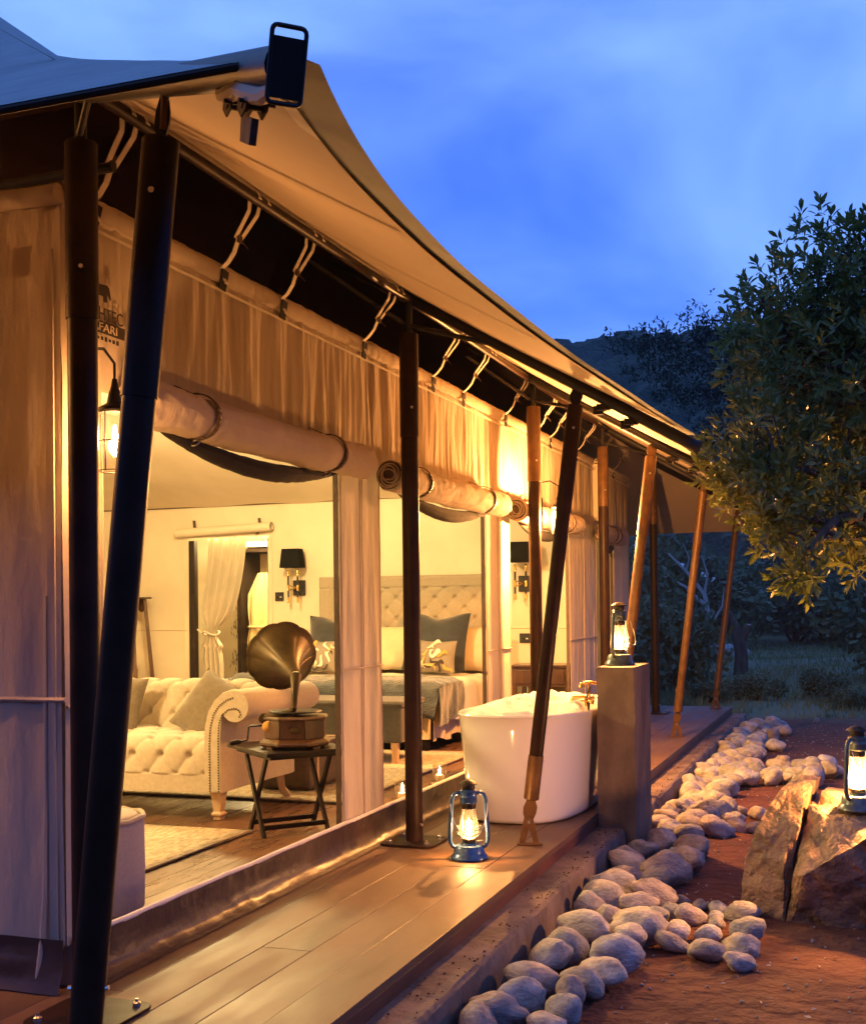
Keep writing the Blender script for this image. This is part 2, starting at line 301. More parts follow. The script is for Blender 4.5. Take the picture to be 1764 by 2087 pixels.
# tent interior floor
tfl = bpy.data.objects.new('tent_floor', None); COL.objects.link(tfl); tfl.location = (-5.5, 8, 0); tag(tfl, 'dark polished board floor inside the tent', kind='structure')
w_ = .145; k = 0; x = -2.515
while x > -8.6:
    plank(x - w_, x, 3.42, 13.45, tfl, m_floor, z=.001); x -= w_

# ================================================================== TENT
FX = -2.5; HZ = 2.61
tent = thing('safari_tent', 'large lit safari tent with beige canvas walls, rolled blinds and flared fly roof', 'tent', (-2.5, 3.36, 0))
E_F, YN, YF, XB, Z0 = -.818, 1.664, 15.3, -9.78, 2.098
def prof(d): return .54 * d + .031 * d * d
FN = [YN, 6.05, 8.4, 11.25, YF]                       # front eave nodes (rafter ends)
def scal(y, nodes, amp):
    for a, b in zip(nodes, nodes[1:]):
        if a <= y <= b: s = (y - a) / (b - a); return amp * 4 * s * (1 - s) * min(1., (b - a) / 4)
    return 0
def fly(dz, de, nu=70, nv=16, dend=None):
    dend = de if dend is None else dend
    m = MB(); dm_max = 4.48
    def front(sx):
        def f(u, v):
            y = YN + (YF - YN) * u; dm = min(y - YN, YF - y, dm_max); e = min(scal(y, FN, .36) + de, dm)
            d = e + (dm - e) * v ** 1.3; x = E_F - d if sx > 0 else XB + d
            return (x, y, Z0 + prof(max(d, 0)) + (.54 * d if d < 0 else 0) + (dz and .003 + (dz - .003) * min(1, max(0, d - .1) / .5)) - .02 * sin(pi * min(1, d / 4)) + .006 * nz((x, y, 1), 1.5))
        return f
    def end(sy):
        def f(u, v):
            x = E_F + (XB - E_F) * u; dm = min(E_F - x, x - XB); e = min(scal(-x, [-E_F, 2.9, 5.3, 7.7, -XB], .06) + dend, dm)
            d = e + (dm - e) * v ** 1.3; y = YN + d if sy > 0 else YF - d
            return (x, y, Z0 + prof(max(d, 0)) + (.54 * d if d < 0 else 0) + (dz and .003 + (dz - .003) * min(1, max(0, d - .1) / .5)) - .02 * sin(pi * min(1, d / 4)) + .006 * nz((x, y, 1), 1.5))
        return f
    m.grid(front(1), nu, nv); m.grid(front(-1), nu, nv); m.grid(end(1), nu // 2 * 2, nv); m.grid(end(-1), nu // 2 * 2, nv)
    return m
fly(0, .06, 110, 22, .02).build('fly_sheet', m_fly, tent, smooth=60, normals=False)
fly(.022, -.05, 110, 22, .045).build('shade_net_cover', m_net, tent, smooth=60, normals=False)
# edge webbing under the front and near eaves
wb = MB()
def webf(d0, d1):
    def f(u, v):
        y = YN + .35 + (YF - YN - .7) * u; e = scal(y, FN, .36) + .06; d = e + d0 + (d1 - d0) * v; return (E_F - d, y, Z0 + prof(d) - .006)
    return f
wb.grid(webf(.0, .035), 200, 1); wb.build('edge_webbing', m_web, tent, smooth=60, normals=False)
for yy in (3.2, 4.7, 7.2, 9.8, 12.4, 13.9):
    MB().grid(lambda u, v: (E_F - (.42 + 2.2 * u), yy + (v - .5) * .03, Z0 + prof(.42 + 2.2 * u) - .02 * sin(pi * (.42 + 2.2 * u) / 4) - .008 + .006 * nz((E_F - (.42 + 2.2 * u), yy, 1), 1.5)), 24, 1).build('roof_seam', m_fly, tent, smooth=60, normals=False)
# near eave bar along X
MB().tube([(E_F - .02, YN + .03, Z0 + .012), (-3, YN + .06, Z0 + .02), (-5.3, YN + .07, Z0 + .02), (-9.7, YN + .03, Z0 + .01)], .007, 8).build('eave_bar', m_post, tent)
# strap pipes
PX, PZ = -2.27, 2.886
MB().cyl((PX, 3.22, PZ), (PX, 13.73, PZ), .022).build('strap_pipe', m_post, tent)
MB().cyl((-8.3, 3.2, PZ - .02), (PX, 3.2, PZ - .02), .022).build('strap_pipe', m_post, tent)
# rafters
VY = [3.15, 6.0, 8.56, 11.03, 13.8]; LY = [None, 6.1, 8.42, 11.25, None]
def rafz(d): return Z0 - .052 + .585 * d
for k in (1, 2, 3):
    y = FN[k]; ra = MB().tube([(E_F + .05, y, rafz(-.05)), (E_F - 1.9, y, rafz(1.9))], .031, 12).build('rafter', m_black, tent)
    MB().tube([(E_F + .055, y, rafz(-.055)), (E_F + .043, y, rafz(-.043))], .037, 12).build('end_cap', m_black, ra)
    for q in (.28, .42):
        rt = MB(); rt.box((E_F - q, y, rafz(q) - .045), (.07, .03, .03), rz=.3); rt.box((E_F - q - .03, y + .02, rafz(q) - .055), (.05, .02, .045)); rt.cyl((E_F - q, y - .025, rafz(q) - .05), (E_F - q, y + .03, rafz(q) - .05), .014, n=8)
        rt.build('strap_ratchet', m_black, ra)
def hip(y0, sy):
    p0 = Vector((PX, y0, 2.855)); p1 = Vector((E_F + .02, (YN - .06) if sy < 0 else (YF + .06), rafz(-.04) + .030))
    h_ = MB().cyl(p0, p1, .031).build('hip_rafter', m_black, tent); d = (p1 - p0).normalized(); sd = d.cross(Vector((0, 0, 1))).normalized(); up = sd.cross(d)
    # loop plate at the end of the hip
    M4 = Matrix((( *sd, 0), (*up, 0), (*d, 0), (0, 0, 0, 1))).transposed(); M4.translation = p1 + d * .012
    fr = MB(); w, hh = .026, .053; c = []
    for cx, cy, a0 in ((w - .008, hh - .008, 0), (-w + .008, hh - .008, 90), (-w + .008, -hh + .008, 180), (w - .008, -hh + .008, 270)):
        c += [(cx + .008 * cos(R(a0 + q)), cy + .008 * sin(R(a0 + q)), 0) for q in (0, 30, 60, 90)]
    fr.tube(c + c[:2], .0036, 8, caps=False).xf(M4); fr.build('end_loop', m_black, h_)
    MB().box((0, -.004, 0), (w * 1.75, hh * 1.6, .004)).xf(M4).build('end_plate', m_black, h_)
    for q in (.16, .26):
        rt = MB(); c_ = p1 - d * q - up * .05; rt.cyl(c_ - sd * .022, c_ + sd * .022, .012, n=10)
        for s_ in (-1, 1): rt.poly([c_ + sd * s_ * .017 + d * a + up * b_ for a, b_ in ((-.028, -.012), (.0, -.024), (.028, -.01), (.026, .02), (-.026, .02))], sd * .003)
        rt.cyl(c_ - sd * .03 + d * .02, c_ + sd * .03 + d * .02, .004, n=6); rt.build('strap_ratchet', m_agedbrass, h_)
    MB().poly([p1 - d * a - up * b_ for a, b_ in ((.19, .07), (.12, .075), (.125, .115), (.185, .11))], sd * .012).build('hanging_tab', m_leather, h_)
    # furled spare fabric at the corner
    fb = MB(); 
    for q in range(3): fb.tube([p1 - d * (.02 + .06 * i) + up * (-.012 - .012 * q + .006 * sin(i * 2 + q)) + sd * (.012 * (q - 1) + .006 * sin(i + q * 2)) for i in range(7)], [.008, .014, .016, .014, .016, .012, .006], 8)
    fb.build('furled_corner', m_fly, h_)
hip(3.15, -1); hip(13.8, 1)
# ---- posts
def vpost(y, x=PX, dark=m_post, ztop=2.70, full=True):
    p = MB().cyl((x, y, .012), (x, y, 2.16), .046, n=24).build('post', dark, tent)
    MB().lathe([(.0505, 2.15), (.0505, ztop - .006), (.047, ztop), (.02, ztop)], 24, (x, y, 0)).build('post_sleeve', m_post if y < 5 else m_rust if y > 8 else m_post, p)
    MB().cyl((x, y, 2.69), (x, y, PZ - .005), .019, n=12).build('post_spigot', m_black, p)
    pl = MB(); w = .15; r = .05; c = []
    for cx, cy, a0 in ((w - r, w - r, 0), (-w + r, w - r, 90), (-w + r, -w + r, 180), (w - r, -w + r, 270)): c += [(x + cx + r * cos(R(a0 + q)), y + cy + r * sin(R(a0 + q)), .003) for q in (0, 30, 60, 90)]
    pl.poly(c, (0, 0, .009)).build('base_plate', m_post, p, bevel=.002)
    for sx in (-1, 1):
        for sy in (-1, 1): MB().lathe([(.013, .012), (.013, .022), (.008, .026), (.006, .026), (.006, .034)], 8, (x + sx * .105, y + sy * .105, 0)).build('bolt', m_steel, p)
    MB().cyl((x + .034, y - .016, .10), (x + .056, y - .03, .10), .007, n=8).build('bolt', m_steel, p); MB().cyl((x + .025, y - .036, 2.3), (x + .035, y - .055, 2.3), .007, n=8).build('bolt', m_steel, p)
    return p
for i, y in enumerate(VY):
    vp = vpost(y)
    if i in (1, 2, 3):
        yy = FN[i]; MB().tube([(PX, y, 2.745), (E_F - 1.02, yy, rafz(1.02) - .02)], .013, 8).build('brace', m_black, vp)
        MB().tube([(PX, y + .02, 2.74), (PX - .35, y - .5, 3.0)], .013, 8).build('brace', m_black, vp)
    if i == 0: MB().tube([(PX + .01, y - .02, 2.72), (PX + .2, y - .22, 2.77)], .011, 8).build('brace', m_black, vp)
def lpost(f, tp, m=m_post, sl=.23, lw=.034):
    f = Vector(f); tp = Vector(tp); d = (tp - f).normalized(); b = f + d * .24; e = tp - d * .10
    p = MB().cyl(b, e, .0365, n=24).build('leaning_post', m, tent)
    MB().tube([e - d * .55, e - d * .003, e], [.040, .040, .034], 24).build('post_sleeve', m, p)
    MB().tube([b + d * sl, b, b - d * .004], [.040, .040, .034], 24).build('post_sleeve', m_rust, p)
    sx = Vector((1, 0, 0)); sd = Vector((cos(R(35)), -sin(R(35)), 0))
    ax = Vector((cos(R(19)), sin(R(19)), 0))
    def lug(c, dd, h, w):
        P = [c + ax * a * w + dd * q * h for a, q in ((-.55, 0), (.55, 0), (1, .35), (.95, .6), (.5, .95), (0, 1.08), (-.5, .95), (-.95, .6), (-1, .35))]
        nrm = ax.cross(dd).normalized(); return MB().poly([q - nrm * .005 for q in P], nrm * .01)
    lug(e + d * .0, d, .10, lw).build('top_lug', m_rust if m is m_rust else m_black, p)
    lug(b, -d, .13, .036).build('foot_lug', m_rust, p)
    nrm = ax.cross(d).normalized(); piv = b - d * .12; fb = MB()
    for s_ in (-1, 1):
        o_ = nrm * s_ * .014
        P = [piv + o_ + ax * a + Vector((0, 0, z)) for a, z in ((-.024, .012), (0, .026), (.024, .012), (.05, -piv.z + .012), (.022, -piv.z + .012), (0, -.03), (-.022, -piv.z + .012), (-.05, -piv.z + .012))]
        fb.poly(P, nrm * .005 * s_)
    fb.box((piv.x, piv.y, .007), (.13, .085, .008), rz=R(19)); fb.build('foot_bracket', m_rust, p)
    MB().cyl(piv - nrm * .024, piv + nrm * .024, .009, n=10).build('pivot_bolt', m_steel, p)
    MB().cyl(b + d * .2 - ax * .044, b + d * .2 + ax * .044, .006, n=8).build('bolt', m_steel, p); MB().cyl(e - d * .12 - nrm * .046, e - d * .12 + nrm * .046, .007, n=8).build('bolt', m_steel, p)
    return p
lp0 = lpost((-1.632, 2.20, 0), (-1.388, 2.222, 2.35), sl=.05, lw=.016)
lpost((-1.695, 6.13, 0), (-1.375, 6.07, 2.372)); lpost((-1.70, 8.5, 0), (-1.377, 8.40, 2.372), m_rust)
lpost((-1.705, 11.42, 0), (-1.377, 11.25, 2.372), m_rust); lpost((-1.70, 14.5, 0), (-1.40, 14.6, 2.36), m_rust)
MB().tube([(-1.392, 2.22, 2.27), (-1.385, 2.215, 2.33), (-1.38, 2.21, 2.345)], [.008, .008, .012], 8).build('top_bar', m_rust, lp0)
# ---- facade canvas
def wrinkle(y, z, a=.012, s=1.):
    return a * (nz((y * 9 * s, z * 1.1, 1.7)) + .6 * nz((y * 21 * s, z * 1.6, 5.1)) + .25 * nz((y * 47 * s, z * 2.6, 9.)))
def canvas(x0f, y0, y1, z0, z1, name, amp=.012, sc=1., parent=tent, m=m_canvas, nu=None, nv=24):
    nu = nu or max(10, int((y1 - y0) / .018))
    return MB().grid(lambda u, v: (x0f + wrinkle(y0 + (y1 - y0) * u, z0 + (z1 - z0) * v, amp * (.35 + .65 * (1 - abs(2 * v - 1) ** 3)), sc), y0 + (y1 - y0) * u, z0 + (z1 - z0) * v), nu, nv).build(name, m, parent, smooth=180)
PIERS = [(3.36, 3.575), (5.59, 6.13), (8.08, 8.67), (10.60, 11.74), (12.62, 13.48)]
ZV = 2.02
for a, b in PIERS:
    p = canvas(FX, a, b, .14, ZV + .01, 'canvas_pier', .010, .8)
    sm = MB()
    for yy in ([a + .012, (a + b) / 2 - .012, (a + b) / 2 + .014, b - .012] if b - a > .3 else [b - .012]): sm.tube([(FX + .005 + wrinkle(yy, z, .010, .8), yy, z) for z in [.16 + .2 * i for i in range(10)]], .003, 5)
    sm.tube([(FX + .007 + wrinkle(a + (b - a) * i / 12, .93, .010, .8), a + (b - a) * i / 12, .93) for i in range(13)], .006, 6)
    sm.build('seam', m_canvas, p)
# inner edge binding (dark) of the openings
for a, b in PIERS[1:]:
    for yy in (a, b): MB().box((FX - .02, yy, (.15 + ZV) / 2), (.025, .012, ZV - .15)).build('opening_binding', m_leather, tent, smooth=0)
val = canvas(FX, 3.36, 13.48, ZV, HZ, 'valance', .021, .85, nu=900, nv=24)
# roof-edge hem sleeve with loop slots
hm = MB(); SL = [4.36, 4.88, 5.84, 6.93, 7.53, 8.52, 9.42, 9.95, 10.9, 11.7, 12.6, 3.42]
def hem_f(u, v):
    y = 3.36 + 10.12 * u; a = -1.7 + v * 3.9; r = .045 + .006 * nz((y * 14, v, 0)) + .004 * nz((y * 40, v * 2, 0)); return (FX - .008 + r * cos(a) * .55, y, HZ + .03 + r * sin(a))
hm.grid(hem_f, 700, 10); hm.build('hem_sleeve', m_canvas, tent, smooth=180)
MB().grid(lambda u, v: (FX + .019 + wrinkle(3.36 + 10.12 * u, 2.56, .005), 3.36 + 10.12 * u, 2.555 + .012 * v), 300, 1).build('seam', m_web, tent, smooth=180, normals=False)
# side wall (faces the camera side) and far side wall
def side(y, name):
    m = MB().grid(lambda u, v: (-8.6 + 6.1 * u, y + .012 * nz((u * 48, v * 2.0, 2)) + .022 * nz((u * 16, v * 1.5, 7)) * (1 - v * .5) + .004 * nz((u * 120, v * 5, 4)) - .01, .14 + (HZ - .14) * v), 240, 30); return m.build(name, m_canvas, tent, smooth=180)
sw = side(3.36, 'side_wall'); side(13.48, 'side_wall')
sm = MB(); sm.tube([(-8.6 + .12 * i, 3.335, .955) for i in range(52)], .009, 6)
sm.box((-2.535, 3.338, 1.3), (.03, .006, 2.3)); sm.tube([(-2.56, 3.338, 1.3), (-2.562, 3.336, .6), (-2.565, 3.33, .3), (-2.57, 3.318, .12), (-2.58, 3.31, .03)], [.006, .007, .009, .012, .015], 8)
sm.build('corner_zip_flap', m_canvas, sw, smooth=40)
MB().tube([(-8.6 + .15 * i, 3.33 + .004 * sin(i * 3), HZ + .02 + .004 * sin(i * 5)) for i in range(41)] + [(-2.49, 3.335, HZ + .02)], .034, 10).build('hem_sleeve', m_canvas, sw)
MB().cyl((-8.6, 3.32, HZ + .03), (-2.2, 3.22, HZ + .03), .016).build('hem_pipe', m_black, sw)
MB().box((-2.86, 3.318, 2.42), (.06, .006, .09)).build('tie_patch', m_web, sw, smooth=0)
# skirt
def skirt(u, v):
    y = 3.36 + 10.12 * u; P = [(-2.475, .155), (-2.482, .06), (-2.47, .025), (-2.44, .004), (-2.40, .003)]
    k = v * 4; i = min(int(k), 3); q = k - i; w = .006 * nz((y * 5, v * 3, 0)) + .003 * nz((y * 17, v * 2, 2)); return (P[i][0] + (P[i + 1][0] - P[i][0]) * q + w, y, P[i][1] + (P[i + 1][1] - P[i][1]) * q + max(0, w))
MB().grid(skirt, 500, 10).build('sill_skirt', m_pvc, tent, smooth=180)
MB().tube([(-2.485 + .004 * nz((i * .7, 0, 0)), 3.38 + .1 * i, .160 + .005 * nz((i * .45, 3, 0))) for i in range(101)], .011, 8).build('sill_edge', m_web, tent)
MB().grid(lambda u, v: (-8.6 + 6.12 * u, 3.312 - .03 * (1 - v) ** 3 - .012 * nz((u * 30, v * 3, 0)), .004 + .17 * v), 160, 8).build('side_skirt', m_pvc, sw, smooth=180)
# ---- straps from pipe to hem
def strap(y, x0=PX, wide=1., sway=0.):
    st = MB(); hook = MB(); bx = FX + .01; pt = Vector((x0, y, PZ)); lo = Vector((bx, y + .06 + sway, HZ + .04))
    for s_ in (-1, 1):
        top = pt + Vector((0, .040 * s_, .0)); kn = pt.lerp(lo, .55) + Vector((0, .020 * s_, 0)); N_ = 7
        ps = [top + Vector((.024, 0, -.005)), top + Vector((.012, 0, .024)), top + Vector((-.014, 0, .022)), top + Vector((-.024, 0, -.008))] + [top.lerp(kn, q) for q in (.3, .7, 1.)]
        for a, b in zip(ps, ps[1:]):
            w = Vector((0, .012 * wide, 0)); st.add([a - w, a + w, b + w, b - w], [(0, 1, 2, 3)])
    kn = pt.lerp(lo, .52); ends = [kn, kn.lerp(lo, .4) + Vector((.012, 0, -.01)), kn.lerp(lo, .75) + Vector((.014, 0, -.004)), lo, lo + Vector((.024, .01, -.06))]
    st2 = MB()
    for a, b in zip(ends, ends[1:]):
        w = Vector((0, .014 * wide, 0)); st.add([a - w, a + w, b + w, b - w], [(0, 1, 2, 3)])
    o = st.build('tension_strap', m_web, tent, smooth=0, solid=.003, normals=False)
    bk = MB(); bk.box(pt.lerp(lo, .5), (.008, .034, .055)); bk.tube([kn, kn + Vector((.03, .02, -.045))], .0018, 5); bk.build('buckle', m_leather, o, smooth=0)
    # dark slot in the hem below the strap
    MB().poly([(FX + .020, lo.y - .005, HZ + .045), (FX + .024, lo.y - .045, HZ - .045), (FX + .024, lo.y + .012, HZ - .05), (FX + .020, lo.y + .05, HZ + .04)], (.004, 0, 0)).build('hem_slot', m_mesh, o, smooth=0)
for y in (3.45, 4.33, 4.85, 5.84, 6.90, 7.51, 8.47, 9.35, 9.82, 10.82, 11.6, 12.5): strap(y, sway=random.uniform(-.02, .03))
# broad strap on the camera-side wall
st = MB(); ps = [(-2.98, 3.13, 2.92), (-2.96, 3.12, 2.86), (-2.9, 3.2, 2.74), (-2.87, 3.24, 2.68), (-2.83, 3.29, 2.6), (-2.80, 3.31, 2.56)]
for a, b in zip(ps, ps[1:]): st.add([Vector(a) - Vector((.018, 0, 0)), Vector(a) + Vector((.018, 0, 0)), Vector(b) + Vector((.016, 0, 0)), Vector(b) - Vector((.016, 0, 0))], [(0, 1, 2, 3)])
st.build('tension_strap', m_web, tent, smooth=0, solid=.004, normals=False)
# ---- rolled blinds
def roll(y0, y1, z, seed):
    L_ = y1 - y0; r0 = .082; X = -2.395
    def f(u, v):
        y = y0 + L_ * u; a = 2 * pi * v; r = r0 * (1 + .09 * nz((y * 4, sin(a) * 1.2, cos(a) * 1.2 + seed)) + .13 * abs(nz((y * 9 + 2.2 * sin(a + seed), sin(a) * 1.8, cos(a) * 1.8 + seed))) + .03 * nz((y * 40, sin(a) * 5, cos(a) * 5 + seed)))
        for yy in (y0 + .42, y1 - .42): r *= 1 - .13 * exp(-((y - yy) / .03) ** 2)
        if u in (0, 1): r *= .93
        return (X + r * cos(a), y, z - .012 * sin(pi * u) + r * sin(a))
    o = MB().grid(f, int(L_ / .014), 40).build('rolled_blind', m_canvas, tent, smooth=180)
    for yy, s_ in ((y0, -1), (y1, 1)):
        sp = MB(); P = []; n_ = 60
        for i in range(n_ + 1):
            t_ = i / n_; a = t_ * 2 * pi * 3.4 + seed; r = .026 + (.072 - .026) * t_ + .003 * sin(a * 2.3); P.append((r * cos(a), r * sin(a)))
        for (a1, b1), (a2, b2) in zip(P, P[1:]): sp.add([(X + a1, yy, z + b1), (X + a2, yy, z + b2), (X + a2, yy + s_ * .012, z + b2), (X + a1, yy + s_ * .012, z + b1)], [(0, 1, 2, 3)])
        sp.build('coil_edge', m_canvas, o, smooth=60, solid=.007, normals=False)
    for yy in (y0 + .001, y1 - .001): MB().lathe([(.0, 0), (.074, 0)], 24, (X, yy, z), Matrix.Rotation(R(90), 3, 'X'), cap=False).build('coil_core', m_leather, o, smooth=0, normals=False)
    for yy in (y0 + .42, y1 - .42):
        ss = MB(); P = [(X + (r0 + .004) * cos(a), yy + .025 * cos(a), z + (r0 + .006) * sin(a)) for a in [R(100 - 15 * i) for i in range(20)]]
        P = [(FX + .01, yy, z + .125)] + P
        for p, q in zip(P, P[1:]): ss.add([(p[0], p[1] - .013, p[2]), (p[0], p[1] + .013, p[2]), (q[0], q[1] + .013, q[2]), (q[0], q[1] - .013, q[2])], [(0, 1, 2, 3)])
        ss.build('blind_strap', m_leather, o, smooth=60, solid=.004, normals=False)
        MB().tube([(X - .01 + .018 * cos(a), yy + .012 * sin(a), z - .100 + .012 * sin(a)) for a in [2 * pi * i / 12 for i in range(13)]], .003, 6, caps=False).build('strap_ring', m_steel, o)
    # rolled insect net sagging below
    nn = MB().grid(lambda u, v: (X - .045 + .04 * sin(pi * u) ** .6 * cos(2 * pi * v), y0 + .2 + (L_ - .4) * u, z - .068 - .075 * sin(pi * u) + .042 * sin(pi * u) ** .6 * sin(2 * pi * v) + .004 * nz((u * 30, v * 4, seed))), 70, 12)
    nn.build('rolled_net', m_mesh, o, smooth=180)
roll(3.62, 5.66, 1.985, 1.); roll(6.02, 8.12, 1.955, 4.); roll(8.50, 10.46, 1.945, 9.); roll(11.5, 12.55, 1.94, 13.)
# ---- printed maker's mark on the valance
def text(txt, size, font=None, ext=.0008):
    c = bpy.data.curves.new('t', 'FONT'); c.body = txt; c.size = size; c.extrude = ext; c.align_x = 'CENTER'; c.resolution_u = 3
    o = bpy.data.objects.new('t', c); COL.objects.link(o); dg = bpy.context.evaluated_depsgraph_get(); dg.update()
    me = bpy.data.meshes.new_from_object(o.evaluated_get(dg)); bpy.data.objects.remove(o); bpy.data.curves.remove(c); return me
def print_on(me, name, m, loc, parent, scale=(1, 1, 1), rot=None):
    Mx = Matrix.Translation(Vector(loc) - rootof(parent).location) @ (rot or Matrix(((0, 0, 1, 0), (1, 0, 0, 0), (0, 1, 0, 0), (0, 0, 0, 1)))) @ Matrix.Diagonal((*scale, 1))
    me.transform(Mx); me.materials.clear(); me.materials.append(m); o = bpy.data.objects.new(name, me); COL.objects.link(o); o.parent = parent; return o
LX = FX + .021
print_on(text('BUSHTEC', .058), 'printed_lettering', m_ink, (LX, 3.555, 2.258), val, (1.0, 1.1, 1))
bar = MB().box((LX - .001, 3.555, 2.232), (.002, .27, .042)).build('printed_band', m_ink, val, smooth=0)
print_on(text('SAFARI', .042), 'printed_lettering', m_canvas, (LX + .002, 3.555, 2.218), val, (1.35, 1, 1))
MB().poly([(LX, 3.555 + a * .9, 2.322 + b) for a, b in ((-.06, 0), (-.035, 0), (-.035, .018), (.005, .018), (.005, 0), (.03, 0), (.032, .03), (.05, .012), (.056, .016), (.05, .04), (.045, .055), (.03, .062), (-.01, .058), (-.05, .055), (-.062, .035))], (.001, 0, 0)).build('printed_emblem', m_ink, val, smooth=0)
for k in range(9): MB().box((LX, 3.46 + k * .023, 2.193), (.0015, .014, .010 + .003 * (k % 3))).build('printed_mark', m_ink, val, smooth=0)
# ---- inner roof and lining
def hipgrid(z0, sl, x0, x1, y0, y1, sag=.0):
    def f(u, v):
        x = x0 + (x1 - x0) * u; y = y0 + (y1 - y0) * v; d = min(x - x0, x1 - x, y - y0, y1 - y); return (x, y, z0 + sl * d - sag * sin(pi * min(1, d / 3.05)) + .012 * nz((x, y, 0), 1.7))
    return f
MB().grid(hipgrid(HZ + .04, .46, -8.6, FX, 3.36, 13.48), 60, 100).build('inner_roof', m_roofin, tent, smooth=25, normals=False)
MB().grid(hipgrid(2.36, .42, -8.59, FX - .015, 3.39, 11.62, .10), 60, 80).build('ceiling_lining', m_canvas_in, tent, smooth=35, normals=False)
# backing so that no lamp light leaks above the lining: valance and side linings
MB().box((FX - .03, 8.42, (ZV + 2.62) / 2), (.008, 10.1, 2.62 - ZV)).build('valance_lining', m_canvas_in, tent, smooth=0)
MB().box((-5.55, 3.40, 1.3), (6.1, .01, 2.6)).build('side_lining', m_canvas_in, tent, smooth=0)
MB().box((-8.6, 8.42, 1.3), (.02, 10.1, 2.6)).build('rear_wall', m_canvas_in, tent, smooth=0)
PY = 11.62; DL, DR, DT = -7.02, -6.03, 2.03
pw = MB()
def wallgrid(x0, x1, z0, z1):
    pw.grid(lambda u, v: (x0 + (x1 - x0) * u, PY + .004 * nz(((x0 + (x1 - x0) * u) * 2.5, (z0 + (z1 - z0) * v) * 2.0, 3)) + .010 * exp(-((x0 + (x1 - x0) * u + 7.8) / .6) ** 2) * nz(((x0 + (x1 - x0) * u) * 7 + z0 + v, v * 2, 8)), z0 + (z1 - z0) * v), max(4, int((x1 - x0) * 14)), max(3, int((z1 - z0) * 12)))
wallgrid(-8.6, DL, 0, DT); wallgrid(DR, FX, 0, DT); wallgrid(-8.6, FX, DT, 2.62)
pwo = pw.build('partition_wall', m_canvas_in, tent, smooth=180, normals=False)
MB().box((-5.5, PY + .02, 2.34), (6.1, .004, .56)).build('partition_backing', m_canvas_in, pwo, smooth=0)
MB().tube([(-8.55, PY - .02, 2.372), (-7.1, PY - .02, 2.368), (-5.2, PY - .02, 2.375), (-5.0, PY - .022, 2.382), (-4.8, PY - .02, 2.376), (-2.55, PY - .02, 2.375)], .011, 6).build('wall_cord', m_leather, pwo)
sm = MB(); sm.tube([(-8.5, PY - .008, 1.02), (DL - .02, PY - .008, 1.02)], .004, 5); sm.tube([(DR + .02, PY - .008, 1.02), (FX - .02, PY - .008, 1.02)], .004, 5); sm.box((DL - .02, PY - .006, 1.0), (.05, .006, 2.0)); sm.box((DR + .02, PY - .006, 1.0), (.05, .006, 2.0)); sm.build('seam', m_canvas_in, pwo)
# doorway beyond: bathroom
bw_ = MB().box((-6.2, 13.3, 1.3), (4.6, .02, 2.6)).build('bathroom_wall', m_paper, tent, smooth=0)
MB().box((-5.5, 12.55, 2.64), (6.1, 1.8, .01)).build('bathroom_ceiling', m_canvas_in, tent, smooth=0)
pr = MB(); rr = random.Random(3)
for k in range(150):
    x = rr.uniform(-7.4, -6.1); z = rr.uniform(.2, 2.3); n_ = rr.randint(3, 6)
    for q in range(n_):
        a = rr.uniform(-.5, .5); l_ = rr.uniform(.04, .09); xx = x + rr.uniform(-.05, .05); zz = z - q * .035; w = .006
        pr.add([(xx, 13.288, zz), (xx + w + l_ * .5 * sin(a), 13.288, zz - l_ * .5), (xx + l_ * sin(a), 13.288, zz - l_), (xx - w + l_ * .5 * sin(a), 13.288, zz - l_ * .5)], [(0, 1, 2, 3)])
tag(pr.build('printed_foliage', m_print, bw_, smooth=0, normals=False), kind='stuff')
MB().box((DL + .035, PY + .05, 1.0), (.07, .08, 2.0)).build('door_jamb', m_dark, tent, smooth=0, bevel=.004)
MB().box((DR - .012, PY + .05, 1.0), (.02, .08, 2.0)).build('door_jamb', m_dark, tent, smooth=0)
rb = MB().grid(lambda u, v: (-7.12 + 1.16 * u, PY - .06 + .05 * cos(2 * pi * v), 2.08 + .04 * u + .05 * sin(2 * pi * v)), 30, 20).build('door_blind_roll', m_canvas_in, tent, smooth=180)
MB().lathe([(.03, -.002), (.044, 0)], 16, (-5.955, PY - .06, 2.12), Matrix.Rotation(R(90), 3, 'Y'), cap=False).build('coil_edge', m_canvas, rb, smooth=0, normals=False)
for xx in (-6.93, -6.13):
    ss = MB(); P = [(xx + .02 * sin(a), PY - .06 + .054 * cos(a), 2.10 + .055 * sin(a)) for a in [R(90 - 15 * i) for i in range(14)]]; P = [(xx, PY - .015, 2.22)] + P[2:]
    for p, q in zip(P, P[1:]): ss.add([(p[0] - .018, p[1] - .004, p[2]), (p[0] + .018, p[1] - .004, p[2]), (q[0] + .018, q[1] - .004, q[2]), (q[0] - .018, q[1] - .004, q[2])], [(0, 1, 2, 3)])
    ss.build('blind_strap', m_leather, rb, smooth=0, normals=False)

